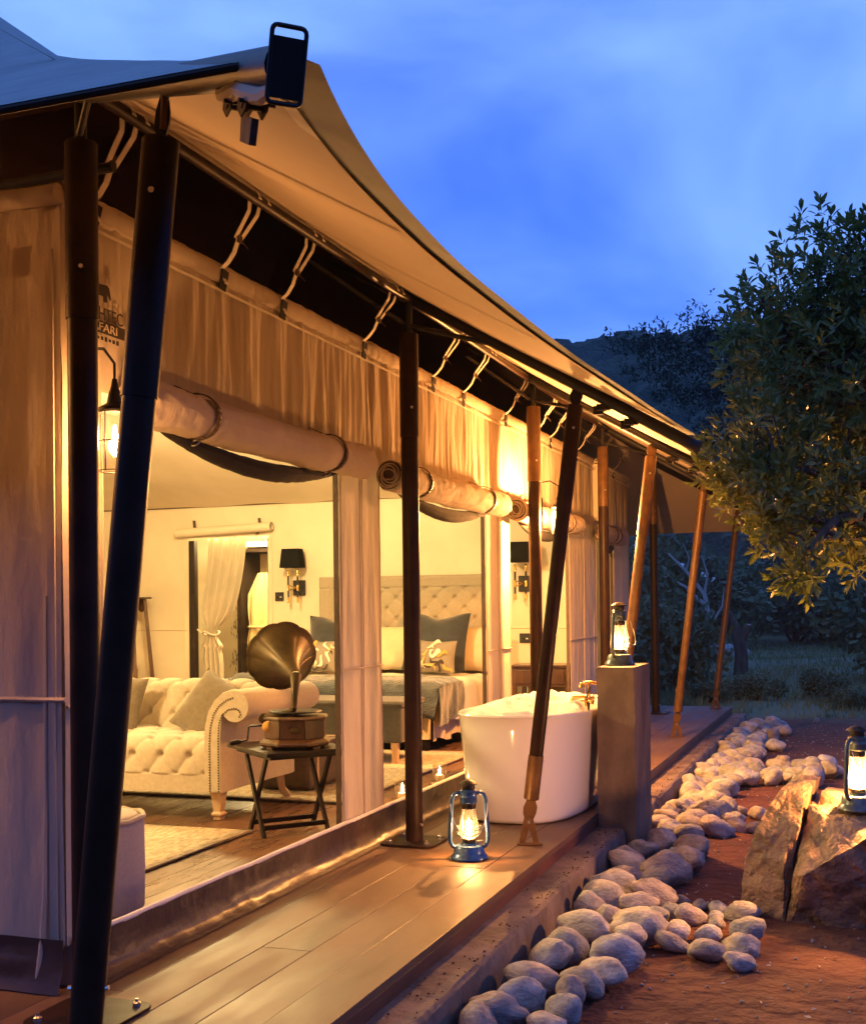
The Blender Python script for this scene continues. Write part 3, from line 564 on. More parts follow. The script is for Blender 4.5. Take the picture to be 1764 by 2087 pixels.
# ================================================================== LAMPS
def hurricane(name, label, loc, rz, m, power, group=None, s=1.):
    """tubular storm lantern, 0.40 m tall"""
    t = thing(name, label, 'lantern', loc, rz, group); M0 = Matrix.Scale(s, 4)
    def bl(mb, n, mm, par=t, **k): return mb.xf(M0).build(n, mm, par, local=True, **k)
    bl(MB().lathe([(0, 0), (.088, 0), (.093, .006), (.091, .014), (.080, .028), (.077, .034), (.073, .058), (.066, .066), (.040, .070), (.036, .078), (0, .080)], 32), 'fuel_tank', m)
    bl(MB().lathe([(.012, .060), (.012, .082), (.016, .084), (.016, .090), (0, .092)], 12, (.052, -.01, 0)), 'filler_cap', m_steel)
    bl(MB().lathe([(.03, .078), (.034, .084), (.034, .098), (.022, .106), (.014, .110), (0, .110)], 20), 'burner', m_sooty)
    for sx in (-1, 1):
        P = [(sx * .055, 0, .052), (sx * .082, 0, .062), (sx * .094, 0, .085), (sx * .094, 0, .12), (sx * .086, 0, .25), (sx * .084, 0, .29), (sx * .074, 0, .315), (sx * .055, 0, .325), (sx * .038, 0, .322)]
        bl(MB().tube(P, .0105, 12), 'side_tube', m)
    bl(MB().lathe([(.030, .098), (.044, .112), (.050, .135), (.048, .165), (.040, .205), (.034, .240), (.032, .252)], 28, cap=False), 'glass_globe', m_glass, smooth=180)
    bl(MB().lathe([(.034, .246), (.036, .250), (.036, .272), (.034, .276)], 24, cap=False), 'chimney_collar', m_sooty)
    bl(MB().lathe([(.040, .274), (.043, .278), (.041, .300), (.044, .306), (.041, .312), (.043, .332), (.036, .340), (.030, .342)], 28), 'chimney', m)
    bl(MB().lathe([(.030, .338), (.033, .345), (.032, .362), (.047, .366), (.046, .370), (.028, .382), (.012, .388), (0, .389)], 28), 'hood', m_sooty)
    w = MB()
    for z, r in ((.120, .060), (.150, .062)): w.tube([(r * cos(a), r * sin(a) * .9, z + .012 * cos(2 * a)) for a in [2 * pi * i / 24 for i in range(25)]], .0016, 5, caps=False)
    for a in (R(60), R(120), R(240), R(300)): w.tube([(.034 * cos(a), .034 * sin(a), .098), (.058 * cos(a), .055 * sin(a), .125), (.052 * cos(a), .05 * sin(a), .20), (.04 * cos(a), .04 * sin(a), .25)], .0015, 5)
    bl(w, 'wire_guard', m_steel)
    bl(MB().tube([(.09 * cos(a), -.03 - .065 * sin(a), .275 - .15 * sin(a)) for a in [pi * i / 20 for i in range(21)]], .0022, 6), 'bail_handle', m_steel)
    for z in (.262,): bl(MB().add([], []).lathe([(.0363, .258), (.0363, .266)], 24, cap=False), 'vent_band', m_agedbrass)
    bl(MB().lathe([(.001, .108), (.009, .116), (.012, .130), (.008, .152), (.001, .178)], 10), 'flame', m_flame)
    light('lamp_light', t, (0, 0, .145 * s), power, WARM, .016); return t
hurricane('storm_lantern', 'blue storm lantern burning on the deck boards beside the bathtub', (-1.865, 5.69, .001), R(22), m_enamel, 6)
hurricane('storm_lantern', 'burning lantern standing on top of the square concrete pillar', (-1.435, 7.40, .871), R(75), m_enam2, 18)
hurricane('storm_lantern', 'burning lantern set on the big brown boulder', (-.05, 5.92, .285), R(58), m_enam2, 50)

def jar_lamp(name, label, post, lamp, power):
    """glass jar lamp hung from a gooseneck that is bolted to a post"""
    t = thing(name, label, 'lamp', lamp); p = Vector(post) - Vector(lamp); p.z = 0; k = p.normalized()
    bl = lambda mb, n, mm, **q: mb.build(n, mm, t, local=True, **q)
    bl(MB().tube([k * (p.length - .045) + Vector((0, 0, .02)), k * (p.length - .052) + Vector((0, 0, .21)), k * (p.length * .75) + Vector((0, 0, .27)), k * (p.length * .35) + Vector((0, 0, .285)), Vector((0, 0, .25)), Vector((0, 0, .19))], .005, 8), 'gooseneck', m_black)
    bl(MB().box(k * (p.length - .05) + Vector((0, 0, .05)), (.02, .03, .22), rz=math.atan2(k.y, k.x)), 'wall_bracket', m_black)
    bl(MB().lathe([(.008, .20), (.012, .175), (.02, .15), (.026, .12), (.052, .105), (.054, .095), (.05, .088)], 20), 'cap', m_black)
    bl(MB().lathe([(.048, .09), (.05, .07), (.05, -.085), (.046, -.095), (.0, -.096)], 24, cap=False), 'glass_jar', m_jar, smooth=60)
    fr = MB()
    for a in range(4): fr.tube([(.054 * cos(a * pi / 2), .054 * sin(a * pi / 2), .09), (.054 * cos(a * pi / 2), .054 * sin(a * pi / 2), -.10)], .002, 6)
    for z in (-.10, -.005): fr.tube([(.055 * cos(q), .055 * sin(q), z) for q in [2 * pi * i / 20 for i in range(21)]], .002, 6, caps=False)
    bl(fr, 'wire_cage', m_black)
    bl(MB().lathe([(.003, .05), (.006, .035), (.010, .012), (.010, .0), (.007, -.012), (.0, -.018)], 16), 'bulb', m_bulb)
    light('lamp_light', t, (0, 0, .0), power, WARM, .026); return t
jar_lamp('wall_lamp', 'glass jar lamp shining between the two nearest tent posts', (PX, 3.15, 0), (-2.285, 3.34, 1.80), 7)
jar_lamp('wall_lamp', 'jar lamp on a gooseneck beside the post behind the bathtub', (PX, 8.56, 0), (-2.125, 8.70, 1.875), 165)
vpost(3.2, -4.85)
jar_lamp('wall_lamp', 'glass jar lamp outside the camera-side wall, beyond the picture', (-4.85, 3.2, 0), (-4.66, 3.0, 2.38), 36)

def pendant(loc, power, label, rad=.14):
    t = thing('pendant_lamp', label, 'lamp', loc, group='pendant lamps under the tent ceiling')
    MB().lathe([(.03, .16), (.05, .14), (rad * .8, .09), (rad, 0), (rad * .8, -.09), (.05, -.14), (0, -.15)], 24).build('glass_shade', emis_shade, t, local=True, smooth=180)
    MB().cyl((0, 0, .15), (0, 0, .5), .006, n=6).build('cord', m_black, t, local=True)
    light('lamp_light', t, (0, 0, -.22), power, CREAM, .14)
emis_shade = emis('lit_shade', (1, .8, .5), 4)
PEN = 'round glowing pendant lamp under the tent ceiling, hidden by the valance'
pendant((-4.9, 5.0, 2.15), 52, PEN); pendant((-5.0, 8.6, 3.05), 80, PEN); pendant((-6.35, 12.1, 2.42), 40, PEN, .1)

fl = thing('added_floor_lamp', 'unseen added standing lamp with drum shade by the rear tent wall, left of the picture', 'lamp', (-7.7, 6.3, .002))  # out-of-view lamp added to brighten the ceiling and end wall
MB().lathe([(.14, 0), (.14, .02), (.02, .03), (.012, .05), (.012, 1.42), (0, 1.42)], 20).build('stand', m_brass, fl, local=True)
MB().lathe([(.20, 1.40), (.15, 1.68)], 24, cap=False).build('drum_shade', mat('linen_shade', (.7, .62, .48), (.74, .66, .52), rough=.9, trans=.6), fl, local=True)
light('lamp_light', fl, (0, 0, 1.53), 170, CREAM, .08)
def candle(loc, label):
    t = thing('jar_candle', label, 'candle', loc)
    MB().lathe([(0, 0), (.062, 0), (.064, .008), (.058, .014), (0, .014)], 24).build('saucer', m_oak, t, local=True)
    MB().lathe([(.047, .014), (.05, .02), (.05, .135), (.048, .135), (.047, .024), (0, .022)], 28, cap=False).build('glass_jar', m_jar, t, local=True, smooth=50)
    MB().lathe([(.03, .024), (.031, .06), (.027, .068), (.004, .066)], 20).build('wax', m_candle, t, local=True)
    MB().lathe([(.001, .068), (.008, .076), (.009, .086), (.005, .105), (.0005, .122)], 10).build('flame', m_flame, t, local=True)
    light('lamp_light', t, (0, 0, .095), 1.6, WARM, .01)
candle((-2.775, 7.13, .006), 'lit jar candle on the sill floor, nearer one beside the middle post')
candle((-2.815, 7.95, .006), 'lit jar candle on the sill floor, farther one beside the bathtub')

# ================================================================== ON THE DECK
def tub_r(a, hx, hy, n=2.7): return (abs(cos(a) / hx) ** n + abs(sin(a) / hy) ** n) ** (-1 / n)
tub = thing('bathtub', 'freestanding white oval bathtub filled with foam on the deck', 'bathtub', (-1.95, 7.38, .002))
prf = [(0, .85, 0), (.012, .88, 0), (.03, .89, 0), (.30, .93, 0), (.52, .97, 0), (.585, .985, 0), (.600, 1.0, 0), (.608, 1.0, -.006), (.608, 1.0, -.014), (.600, 1.0, -.022), (.55, .985, -.03), (.40, .93, -.03), (.38, .5, -.03)]
V = []; nA = 72
for z, s_, off in prf:
    for j in range(nA):
        a = 2 * pi * j / nA; r = tub_r(a, .395 * s_, .875 * s_) + off; zz = z + (.018 * (sin(a)) ** 2 if z > .5 else 0); V.append((r * cos(a), r * sin(a), zz))
mb = MB(); mb.add(V, [(i * nA + j, i * nA + (j + 1) % nA, (i + 1) * nA + (j + 1) % nA, (i + 1) * nA + j) for i in range(len(prf) - 1) for j in range(nA)] + [tuple(range(nA - 1, -1, -1)), tuple((len(prf) - 1) * nA + j for j in range(nA))])
mb.build('tub_shell', m_tub, tub, local=True, smooth=60)
fo = MB()
def foam_f(u, v):
    a = 2 * pi * u; r = tub_r(a, .36, .83) * v; x, y = r * cos(a), r * sin(a); n1 = abs(nz((x * 6, y * 6, 0))) * .6 + abs(nz((x * 15, y * 15, 4))) * .35 + abs(nz((x * 38, y * 38, 2))) * .16
    return (x, y, .565 + .075 * (1 - v ** 4) * (.9 + y * .4) + .095 * n1 * (1 - v ** 8))
fo.grid(foam_f, 120, 70)
o = fo.build('bath_foam', m_foam, None, smooth=180); o.location = (-1.95, 7.38, .002); tag(o, 'heap of white bath foam filling the bathtub', 'foam')
# bath filler mounted on the pillar's tub side
fc = thing('bath_tap', 'brass bath filler with crossheads and hand shower at the tub rim', 'tap', (-1.60, 7.32, .615))
q = MB(); q.cyl((-.01, -.09, .05), (-.01, .09, .05), .014); q.cyl((-.01, -.075, .05), (-.01, -.075, .015), .011); q.cyl((-.01, .075, .05), (-.01, .075, .015), .011); q.tube([(-.01, 0, .05), (-.05, 0, .065), (-.11, 0, .06), (-.13, 0, .035)], .011, 10); q.build('mixer_body', m_brass, fc, local=True)
for s_ in (-1, 1):
    q = MB(); q.cyl((-.01, s_ * .09, .05), (-.01, s_ * .115, .05), .009)
    for a in (0, pi / 2): q.cyl((-.01 - .028 * cos(a), s_ * .12, .05 - .028 * sin(a)), (-.01 + .028 * cos(a), s_ * .12, .05 + .028 * sin(a)), .005, n=8)
    q.build('crosshead', m_brass, fc, local=True)
q = MB(); q.tube([(-.01, 0, .06), (-.01, 0, .12), (-.01, -.02, .15)], .007, 8); q.tube([(-.04, -.03, .15), (.0, -.03, .158), (.04, -.03, .15)], .010, 8); q.lathe([(.012, 0), (.024, -.02), (.024, -.026)], 12, (-.05, -.03, .15)); q.build('hand_shower', m_brass, fc, local=True)
MB().tube([(.0, -.03, .13)] + [(-.02 + .03 * sin(a), -.05 - .06 * sin(a), .05 - .11 * (1 - cos(a))) for a in [pi * i / 12 for i in range(13)]] + [(-.01, -.01, .03)], .006, 8).build('shower_hose', m_agedbrass, fc, local=True)
pi_ = MB()
def pil_f(u, v):
    P = [(-1.528, 7.15), (-1.303, 7.15), (-1.303, 7.70), (-1.528, 7.70), (-1.528, 7.15)]; k = u * 4; i = min(int(k), 3); w = k - i
    x = P[i][0] + (P[i + 1][0] - P[i][0]) * w; y = P[i][1] + (P[i + 1][1] - P[i][1]) * w; z = -.32 + 1.19 * v; n1 = .006 * nz((x * 9, y * 9, z * 6)) + .003 * nz((x * 30, y * 30, z * 30)); dx = x + 1.4155; e = 1 - .004 / .11 * (v > .995)
    return (-1.4155 + dx * e + n1, y + n1 * .8, z)
pi_.grid(pil_f, 48, 60); n_ = len(pi_.v); pi_.box((-1.4155, 7.425, .862), (.220, .545, .017))
tag(pi_.build('pillar', m_conc, None, smooth=40, normals=False), 'square rough concrete pillar between the bathtub and the stones', 'pillar')

# ================================================================== SOFA
def tuft(u, v, dent=.035, cre=.016):
    """diamond buttoning on a lattice: buttons at integer u,v with u+v even"""
    a = abs(sin(pi * (u + v) / 2)); b = abs(sin(pi * (u - v) / 2)); h = -cre * (1 - sqrt(a * b) ** .7 if a * b > 0 else cre)
    i, j = round(u), round(v)
    if (i + j) % 2: h2 = 0
    else: h2 = exp(-((u - i) ** 2 + (v - j) ** 2) / .03)
    return h - dent * h2
sofa = thing('sofa', 'cream button-tufted scroll-arm sofa with studded arm fronts', 'sofa', (-4.5, 6.7, 0))
AX = -3.61                                             # arm reference line (world)
def arm_profile(sgn, x_ref):
    P = [(-.06, .17), (-.062, .45), (-.056, .56), (-.032, .65), (.01, .715), (.06, .755), (.11, .772)]
    P += [(.145 + .092 * cos(R(a)), .682 + .092 * sin(R(a))) for a in range(85, -156, -20)] + [(.052, .57), (.047, .50), (.047, .17)]
    return [(x_ref + sgn * a, z) for a, z in P]
def arm(sgn, x_ref):
    prf_ = arm_profile(sgn, x_ref); m = MB(); ys_ = [6.235, 6.25, 6.40, 6.55, 6.70, 6.85, 7.0, 7.15, 7.20]; k = len(prf_); cxm = x_ref; V = []
    for yi, y in enumerate(ys_):
        for a, z in prf_:
            sh = .985 if yi in (0, len(ys_) - 1) else 1.; V.append((x_ref + (a - x_ref) * sh, y, .4 + (z - .4) * sh + .006 * nz((a * 8, y * 6, z * 8))))
    F = [(i * k + j, (i + 1) * k + j, (i + 1) * k + (j + 1) % k, i * k + (j + 1) % k) for i in range(len(ys_) - 1) for j in range(k)] + [tuple(range(k)), tuple((len(ys_) - 1) * k + j for j in range(k - 1, -1, -1))]
    m.add(V, F); o = m.build('arm', m_sofa, sofa, smooth=50)
    # raised front panel edge + studs
    path = [(.034, .18), (.034, .50), (.04, .575), (.06, .625), (.10, .66), (.145, .668), (.175, .655), (.182, .632), (.17, .615)]
    def resample(P, d):
        out_ = []; acc = 0
        for (a, b), (c_, e) in zip(P, P[1:]):
            l_ = sqrt((c_ - a) ** 2 + (e - b) ** 2); t_ = acc
            while t_ < l_: out_.append((a + (c_ - a) * t_ / l_, b + (e - b) * t_ / l_)); t_ += d
            acc = t_ - l_
        return out_
    for P in (path, [(-.024, .18), (-.026, .45), (-.018, .55), (.004, .63), (.04, .68), (.09, .715), (.14, .73)]):
        st_ = MB()
        for a, z in resample(P, .0155): st_.lathe([(.0055, 0), (.0045, .003), (.001, .0045)], 6, (x_ref + sgn * a, 6.232, z), Matrix.Rotation(R(90), 3, 'X'))
        st_.build('stud_row', m_agedbrass, o)
    # pleats radiating over the roll
    return o
arm(1, AX); arm(-1, -5.39)
def seat_f(u, v):
    x = -5.33 + 1.66 * u; s_ = v
    if s_ < .55: y = 7.0 - (7.0 - 6.33) * s_ / .55; z = .475; n_ = Vector((0, 0, 1))
    elif s_ < .7: a = (s_ - .55) / .15 * pi / 2; y = 6.33 - .075 * sin(a); z = .40 + .075 * cos(a); n_ = Vector((0, -sin(a), cos(a)))
    else: y = 6.255; z = .40 - (.40 - .165) * (s_ - .7) / .3; n_ = Vector((0, -1, 0))
    U = (x + 3.78) / .098; Vv = s_ * 6.4 - .6
    h = tuft(U, Vv, .034, .02) if .06 < s_ < .86 else -.01
    p = Vector((x, y, z)) + n_ * (h + .02); return tuple(p)
MB().grid(seat_f, 190, 120).build('seat', m_sofa, sofa, smooth=180)
def back_f(u, v):
    x = -5.33 + 1.66 * u
    if v < .62: q_ = v / .62; y = 6.86 + .10 * q_; z = .42 + .30 * q_; n_ = Vector((0, -.95, .3))
    else: a = (v - .62) / .38 * pi * 1.05; y = 6.96 + .09 * (1 - cos(a)) ; z = .72 + .055 * sin(a); n_ = Vector((0, -cos(a), sin(a)))
    U = (x + 3.86) / .088; Vv = v * 4.2 - .35; h = tuft(U, Vv, .03, .02) if v < .9 else -.01
    return tuple(Vector((x, y, z)) + n_.normalized() * (h + .015))
MB().grid(back_f, 190, 100).build('backrest', m_sofa, sofa, smooth=180)
MB().box((-4.5, 7.05, .44), (1.66, .20, .52)).build('back_panel', m_sofa, sofa, smooth=0, bevel=.03)
def lathe4(prof_, c): return MB().lathe(prof_, 4, c, Matrix.Rotation(R(45), 3, 'Z'))
for xx in (-3.62, -5.38):
    lathe4([(.034, 0), (.036, .02), (.05, .028), (.05, .04), (.034, .05), (.05, .15), (.056, .158), (.056, .175)], (xx, 6.31, .003)).build('leg', m_oak, sofa, smooth=0, bevel=.003)
    MB().tube([(xx + .02 * (1 if xx > -4 else -1), 7.19, .003), (xx, 7.13, .07), (xx, 7.10, .18)], [.028, .03, .038], 4).build('leg', m_oak, sofa, smooth=0)
def pillow_mb(w, h, t, seed=0, dent=.0):
    m = MB()
    for sg in (-1, 1):
        def f(u, v):
            a, b = 2 * u - 1, 2 * v - 1; e = max(0., (1 - abs(a) ** 2.6) * (1 - abs(b) ** 2.6)) ** .55; pin = 1 - .07 * (abs(a) ** 2) * (1 - abs(b) ** 1.5) ; pin2 = 1 - .07 * (abs(b) ** 2) * (1 - abs(a) ** 1.5)
            return (a * w / 2 * (1 - .06 * (1 - abs(b) ** 2) * abs(a)), sg * t / 2 * e * (1 + .12 * nz((a * 2.2, b * 2.2, seed))) - dent * exp(-(a * a * 3 + (b - .8) ** 2 * 5)) * sg * 0, b * h / 2 * (1 - .06 * (1 - abs(a) ** 2) * abs(b)) + .008 * nz((a * 3, b * 3, seed + 5)) - dent * exp(-a * a * 5) * max(0, b))
        m.grid(f, 22, 22)
    return m
def pillow(name, label, cat, m, w, h, t, loc, tilt, rz, roll_=0., seed=0, dent=0., group=None):
    o = pillow_mb(w, h, t, seed, dent).build(name, m, None, smooth=180); o.matrix_world = Matrix.Translation(loc) @ Matrix.Rotation(rz, 4, 'Z') @ Matrix.Rotation(tilt, 4, 'X') @ Matrix.Rotation(roll_, 4, 'Y'); return tag(o, label, cat, group)
pillow('cushion', 'taupe linen cushion leaning at the right end of the sofa', 'cushion', m_taupe, .42, .42, .13, (-3.92, 6.72, .62), R(-28), R(-6), R(26), 1)
pillow('cushion', 'taupe linen cushion at the left end of the sofa, half behind the posts', 'cushion', m_taupe, .42, .42, .13, (-4.62, 6.70, .62), R(-22), R(8), R(4), 3)
pillow('cushion', 'grey patterned cushion peeking over the right sofa back', 'cushion', m_grey, .34, .26, .10, (-3.98, 7.36, .72), R(-60), R(10), R(10), 4)

# ================================================================== TABLE + GRAMOPHONE
tz = .48; ctr = Vector((-3.06, 6.11, 0)); ang = math.atan2(6.02 - 5.65, -2.72 + 3.04)
tab = thing('folding_table', 'small dark folding butler table carrying the gramophone', 'table', ctr, ang)
MB().box((0, 0, tz - .012), (.50, .62, .022)).build('table_top', m_dark, tab, local=True, smooth=0, bevel=.004)
MB().box((0, 0, tz - .035), (.42, .52, .02)).build('top_rail', m_dark, tab, local=True, smooth=0, bevel=.003)
for xx in (-.19, .19):
    for s_ in (-1, 1):
        P = [Vector((xx + s_ * .012, s_ * .135, 0)), Vector((xx + s_ * .012, -s_ * .12, tz - .045))]; d = (P[1] - P[0]); l_ = d.length; A = -math.atan2(d.y, d.z)
        MB().box((0, 0, 0), (.018, .030, l_)).xf(Matrix.Translation((P[0] + P[1]) / 2) @ Matrix.Rotation(A, 4, 'X')).build('leg', m_dark, tab, local=True, smooth=0, bevel=.002)
for s_ in (-1, 1): MB().box((0, s_ * .108, .05), (.38, .018, .026)).build('stretcher', m_dark, tab, local=True, smooth=0, bevel=.002)
gr = thing('gramophone', 'antique gramophone with tarnished brass horn and octagonal wooden case', 'gramophone', (-2.985, 6.05, tz + .001), R(20))
def oct_(r, z0, z1, r2=None): return MB().lathe([(r, z0), (r2 or r, z1)], 8, (0, 0, 0), Matrix.Rotation(R(22.5), 3, 'Z'))
MB().lathe([(.195, .012), (.205, .02), (.205, .034), (.188, .046), (.172, .056)], 8, (0, 0, 0), Matrix.Rotation(R(22.5), 3, 'Z')).build('plinth', m_red, gr, local=True, smooth=0, bevel=.003)
for a in range(4): MB().box((.15 * cos(R(45 + 90 * a)), .15 * sin(R(45 + 90 * a)), .006), (.07, .05, .013), rz=R(45 + 90 * a)).build('foot', m_red, gr, local=True, smooth=0)
for k in range(8):
    a = R(45 * k); rr_ = .163; hw = .064
    MB().box((rr_ * cos(a) - .006 * cos(a), rr_ * sin(a) - .006 * sin(a), .105), (.014, 2 * hw, .10), rz=a).build('case_panel', m_red, gr, local=True, smooth=0, bevel=.002)
MB().lathe([(.165, .152), (.19, .158), (.19, .168), (.178, .176), (.0, .178)], 8, (0, 0, 0), Matrix.Rotation(R(22.5), 3, 'Z')).build('lid', m_red, gr, local=True, smooth=0, bevel=.003)
MB().lathe([(.02, .178), (.02, .19), (.145, .192), (.148, .196), (.145, .20), (.0, .2005)], 32).build('turntable', m_black, gr, local=True)
q = MB().lathe([(.032, 0), (.032, .006), (.02, .009), (0, .009)], 16, (-.165 * .85, -.165 * .55, .12), Matrix.Rotation(R(90), 3, 'X') ); q.build('brass_rosette', m_brass, gr, local=True)
MB().lathe([(.026, 0), (.022, .004), (0, .005)], 16, (.02, -.168, .105), Matrix.Rotation(R(90), 3, 'X') @ Matrix.Diagonal((1.2, .7, 1))).build('maker_badge', m_agedbrass, gr, local=True)
q = MB(); q.tube([(-.16, -.06, .125), (-.235, -.09, .125), (-.245, -.095, .12), (-.25, -.10, .06), (-.252, -.102, .05), (-.30, -.12, .042)], .0055, 8); q.build('crank', m_black, gr, local=True)
MB().tube([(-.285, -.115, .043), (-.30, -.12, .042), (-.335, -.133, .038), (-.345, -.137, .037)], [.008, .014, .015, .009], 10).build('crank_knob', m_dark, gr, local=True)
# horn: seen from its outer side, mouth turned into the room
Hh = MB(); gl_inv = Matrix.Translation(gr.location).inverted()
hp = [Vector((-2.955, 5.97, .70)), Vector((-2.955, 5.98, .765)), Vector((-2.965, 6.01, .82)), Vector((-2.985, 6.06, .87))]
mouth = Vector((-3.215, 6.33, .975)); ax_ = (mouth - hp[-1]); Lh = ax_.length; ax_.normalize()
Hh.tube(hp, [.017, .019, .024, .033], 16, caps=False)
Hh.v = [tuple((gr.matrix_basis.inverted() if False else Matrix.Rotation(-R(20), 4, 'Z') @ gl_inv) @ Vector(p)) for p in Hh.v]
Hh.build('horn_neck', m_agedbrass, gr, local=True, smooth=180)
u1 = ax_.cross(Vector((0, 0, 1))).normalized(); u2 = u1.cross(ax_)
def horn_f(u, v):
    a = 2 * pi * u; r = .032 + .175 * v ** 1.9; pet = 1 + (.035 * (abs(cos(4.5 * a)) - .5) - .012 * exp(-((((a * 9 / (2 * pi)) % 1) - .5) ** 2) / .004)) * v ** 1.5
    lip = 0 if v < .94 else -.25 * (v - .94); p = hp[-1] + ax_ * (Lh * (1 - (1 - v) ** 1.05) + lip) + (u1 * cos(a) + u2 * sin(a)) * r * pet
    return tuple(Matrix.Rotation(-R(20), 3, 'Z') @ (p - Vector(gr.location)))
MB().grid(horn_f, 126, 26).build('horn_bell', m_agedbrass, gr, local=True, smooth=50, solid=.002)
q = MB(); toL = lambda p: Matrix.Rotation(-R(20), 3, 'Z') @ (Vector(p) - Vector(gr.location))
q.tube([toL((-2.955, 5.97, .70)), toL((-2.96, 5.97, .685)), toL((-2.99, 5.955, .675)), toL((-3.06, 5.93, .66)), toL((-3.11, 5.93, .655))], [.019, .018, .014, .012, .014], 12); q.lathe([(.026, -.006), (.03, 0), (.026, .006)], 16, toL((-3.115, 5.925, .645)), Matrix.Rotation(R(90), 3, 'X')); q.build('tone_arm', m_agedbrass, gr, local=True)
q = MB(); q.tube([toL((-2.945, 5.965, .69)), toL((-2.945, 5.955, .62)), toL((-2.94, 5.885, .60))], .006, 8); q.build('horn_bracket', m_agedbrass, gr, local=True)

# ================================================================== BED GROUP
BX0, BX1 = -5.385, -3.465; BY0, BY1 = 9.62, 11.50
bed = thing('bed', 'wide bed with white linen and tall buttoned beige headboard', 'bed', ((BX0 + BX1) / 2, 10.5, 0))
def hb_f(u, v):
    x = BX0 - .02 + (BX1 - BX0 + .04) * u; z = .35 + 1.215 * v
    edge = min(u, 1 - u) * (BX1 - BX0); U = (x + 4.425) / .105; Vv = (z - 1.02) / .105; h = tuft(U, Vv, .03, .016) if edge > .16 and v < .90 else (-.006 if .02 < edge and v < .985 else -.035)
    if .13 < edge < .16 or .885 < v < .905: h -= .012
    return (x, 11.515 - h, z)
MB().grid(hb_f, 190, 120).build('headboard', m_head, bed, smooth=180)
MB().box(((BX0 + BX1) / 2, 11.575, .79), (BX1 - BX0 + .04, .05, 1.545)).build('headboard_back', m_head, bed, smooth=0, bevel=.015)
MB().box(((BX0 + BX1) / 2, 10.55, .42), (BX1 - BX0 - .04, BY1 - BY0 - .06, .28)).build('mattress', m_white, bed, smooth=0, bevel=.06)
MB().box(((BX0 + BX1) / 2, 10.55, .20), (BX1 - BX0 - .06, BY1 - BY0 - .08, .14)).build('bed_base', m_dark, bed, smooth=0)
for xx in (BX0 + .1, BX1 - .1):
    for yy in (BY0 + .1, BY1 - .15): MB().box((xx, yy, .066), (.06, .06, .126)).build('leg', m_dark, bed, smooth=0)
def duv(u, v):       # u across x, v along y; drops over the sides
    w = BX1 - BX0 + .06; sx = (u - .5) * (w + .62); x = max(-w / 2, min(w / 2, sx)); ov = abs(sx) - w / 2; y = BY0 - .02 + (BY1 - BY0 - .3) * v; z = .585 + .02 * nz((sx * 3, y * 3, 0)); xx = (BX0 + BX1) / 2 + x
    e = max(0, 1 - (w / 2 - abs(x)) / .12); z -= .03 * e * e
    if ov > 0: z -= ov * .95; xx += math.copysign(.025 + .03 * nz((y * 6, ov, 1)) + .03 * ov, sx)
    else: z += .012 * nz((xx * 8, y * 8, 2))
    return (xx, y, z)
MB().grid(duv, 90, 50).build('duvet', m_white, bed, smooth=180)
MB().grid(lambda u, v: (BX1 - .015 + .014 * sin(u * 60 + 2 * nz((u * 9, 0, 0))) * (1 - v) + .01, BY0 + .03 + (BY1 - BY0 - .1) * u, .10 + .02 * sin(u * 23) * (1 - v) + .30 * v), 120, 8).build('valance_skirt', m_cream, bed, smooth=180)
MB().grid(lambda u, v: (BX0 + .02 + (BX1 - BX0 - .04) * u, BY0 + .005 + .012 * sin(u * 70) * (1 - v), .12 + .28 * v), 120, 8).build('valance_skirt', m_cream, bed, smooth=180)
def thr(u, v):       # blue throw over the foot end
    w = BX1 - BX0 + .10; sx = -(w / 2) - .1 + (w + .46) * u; xc = (BX0 + BX1) / 2; x = max(-w / 2, min(w / 2, sx)); ov = max(0, sx - w / 2); yl = BY0 - .06 + .62 * v; z = .615 + .022 * abs(nz((sx * 5, yl * 7, 2))) + .012 * nz((sx * 14, yl * 16, 6)); y = yl
    if v < .12 and ov <= 0: z -= (.12 - v) * 2.6; y = BY0 - .055 + .02 * nz((sx * 6, 0, 0))
    e = max(0, 1 - (w / 2 - x) / .1); z -= .03 * e * e; xx = xc + x
    if ov > 0: z -= ov * 1.0 * (1 - .25 * v); xx += .04 + .035 * nz((y * 9, ov * 3, 1)); y -= .05 * ov * (1 - v)
    return (xx, y, z)
o = MB().grid(thr, 120, 50).build('throw_blanket', m_blue, None, smooth=180, solid=.006, normals=False); tag(o, 'plush blue throw draped over the foot of the bed', 'blanket')
def bedpillow(label, m, w, h, t, x, y, z, tilt, rz=0, roll_=0, cat='pillow', **k): return pillow('pillow' if cat == 'pillow' else 'cushion', label, cat, m, w, h, t, (x, y, z), tilt, rz, roll_, seed=random.uniform(0, 50), dent=k.get('dent', 0))
bedpillow('large navy velvet cushion on the right half of the bed', m_navy, .66, .60, .17, -3.98, 11.18, .90, R(-16), 0, R(2), 'cushion', dent=.05)
bedpillow('large navy velvet cushion on the left half of the bed', m_navy, .62, .60, .17, -5.05, 11.18, .89, R(-16), 0, R(-3), 'cushion', dent=.05)
bedpillow('cream pillow standing in the middle of the bed', m_cream, .50, .46, .16, -4.50, 11.30, .83, R(-14), R(4))
bedpillow('cream pillow at the right edge of the bed', m_cream, .52, .46, .18, -3.66, 11.36, .82, R(-12), R(-3))
bedpillow('cream pillow at the left edge of the bed', m_cream, .5, .44, .16, -5.15, 11.38, .80, R(-12), R(3))
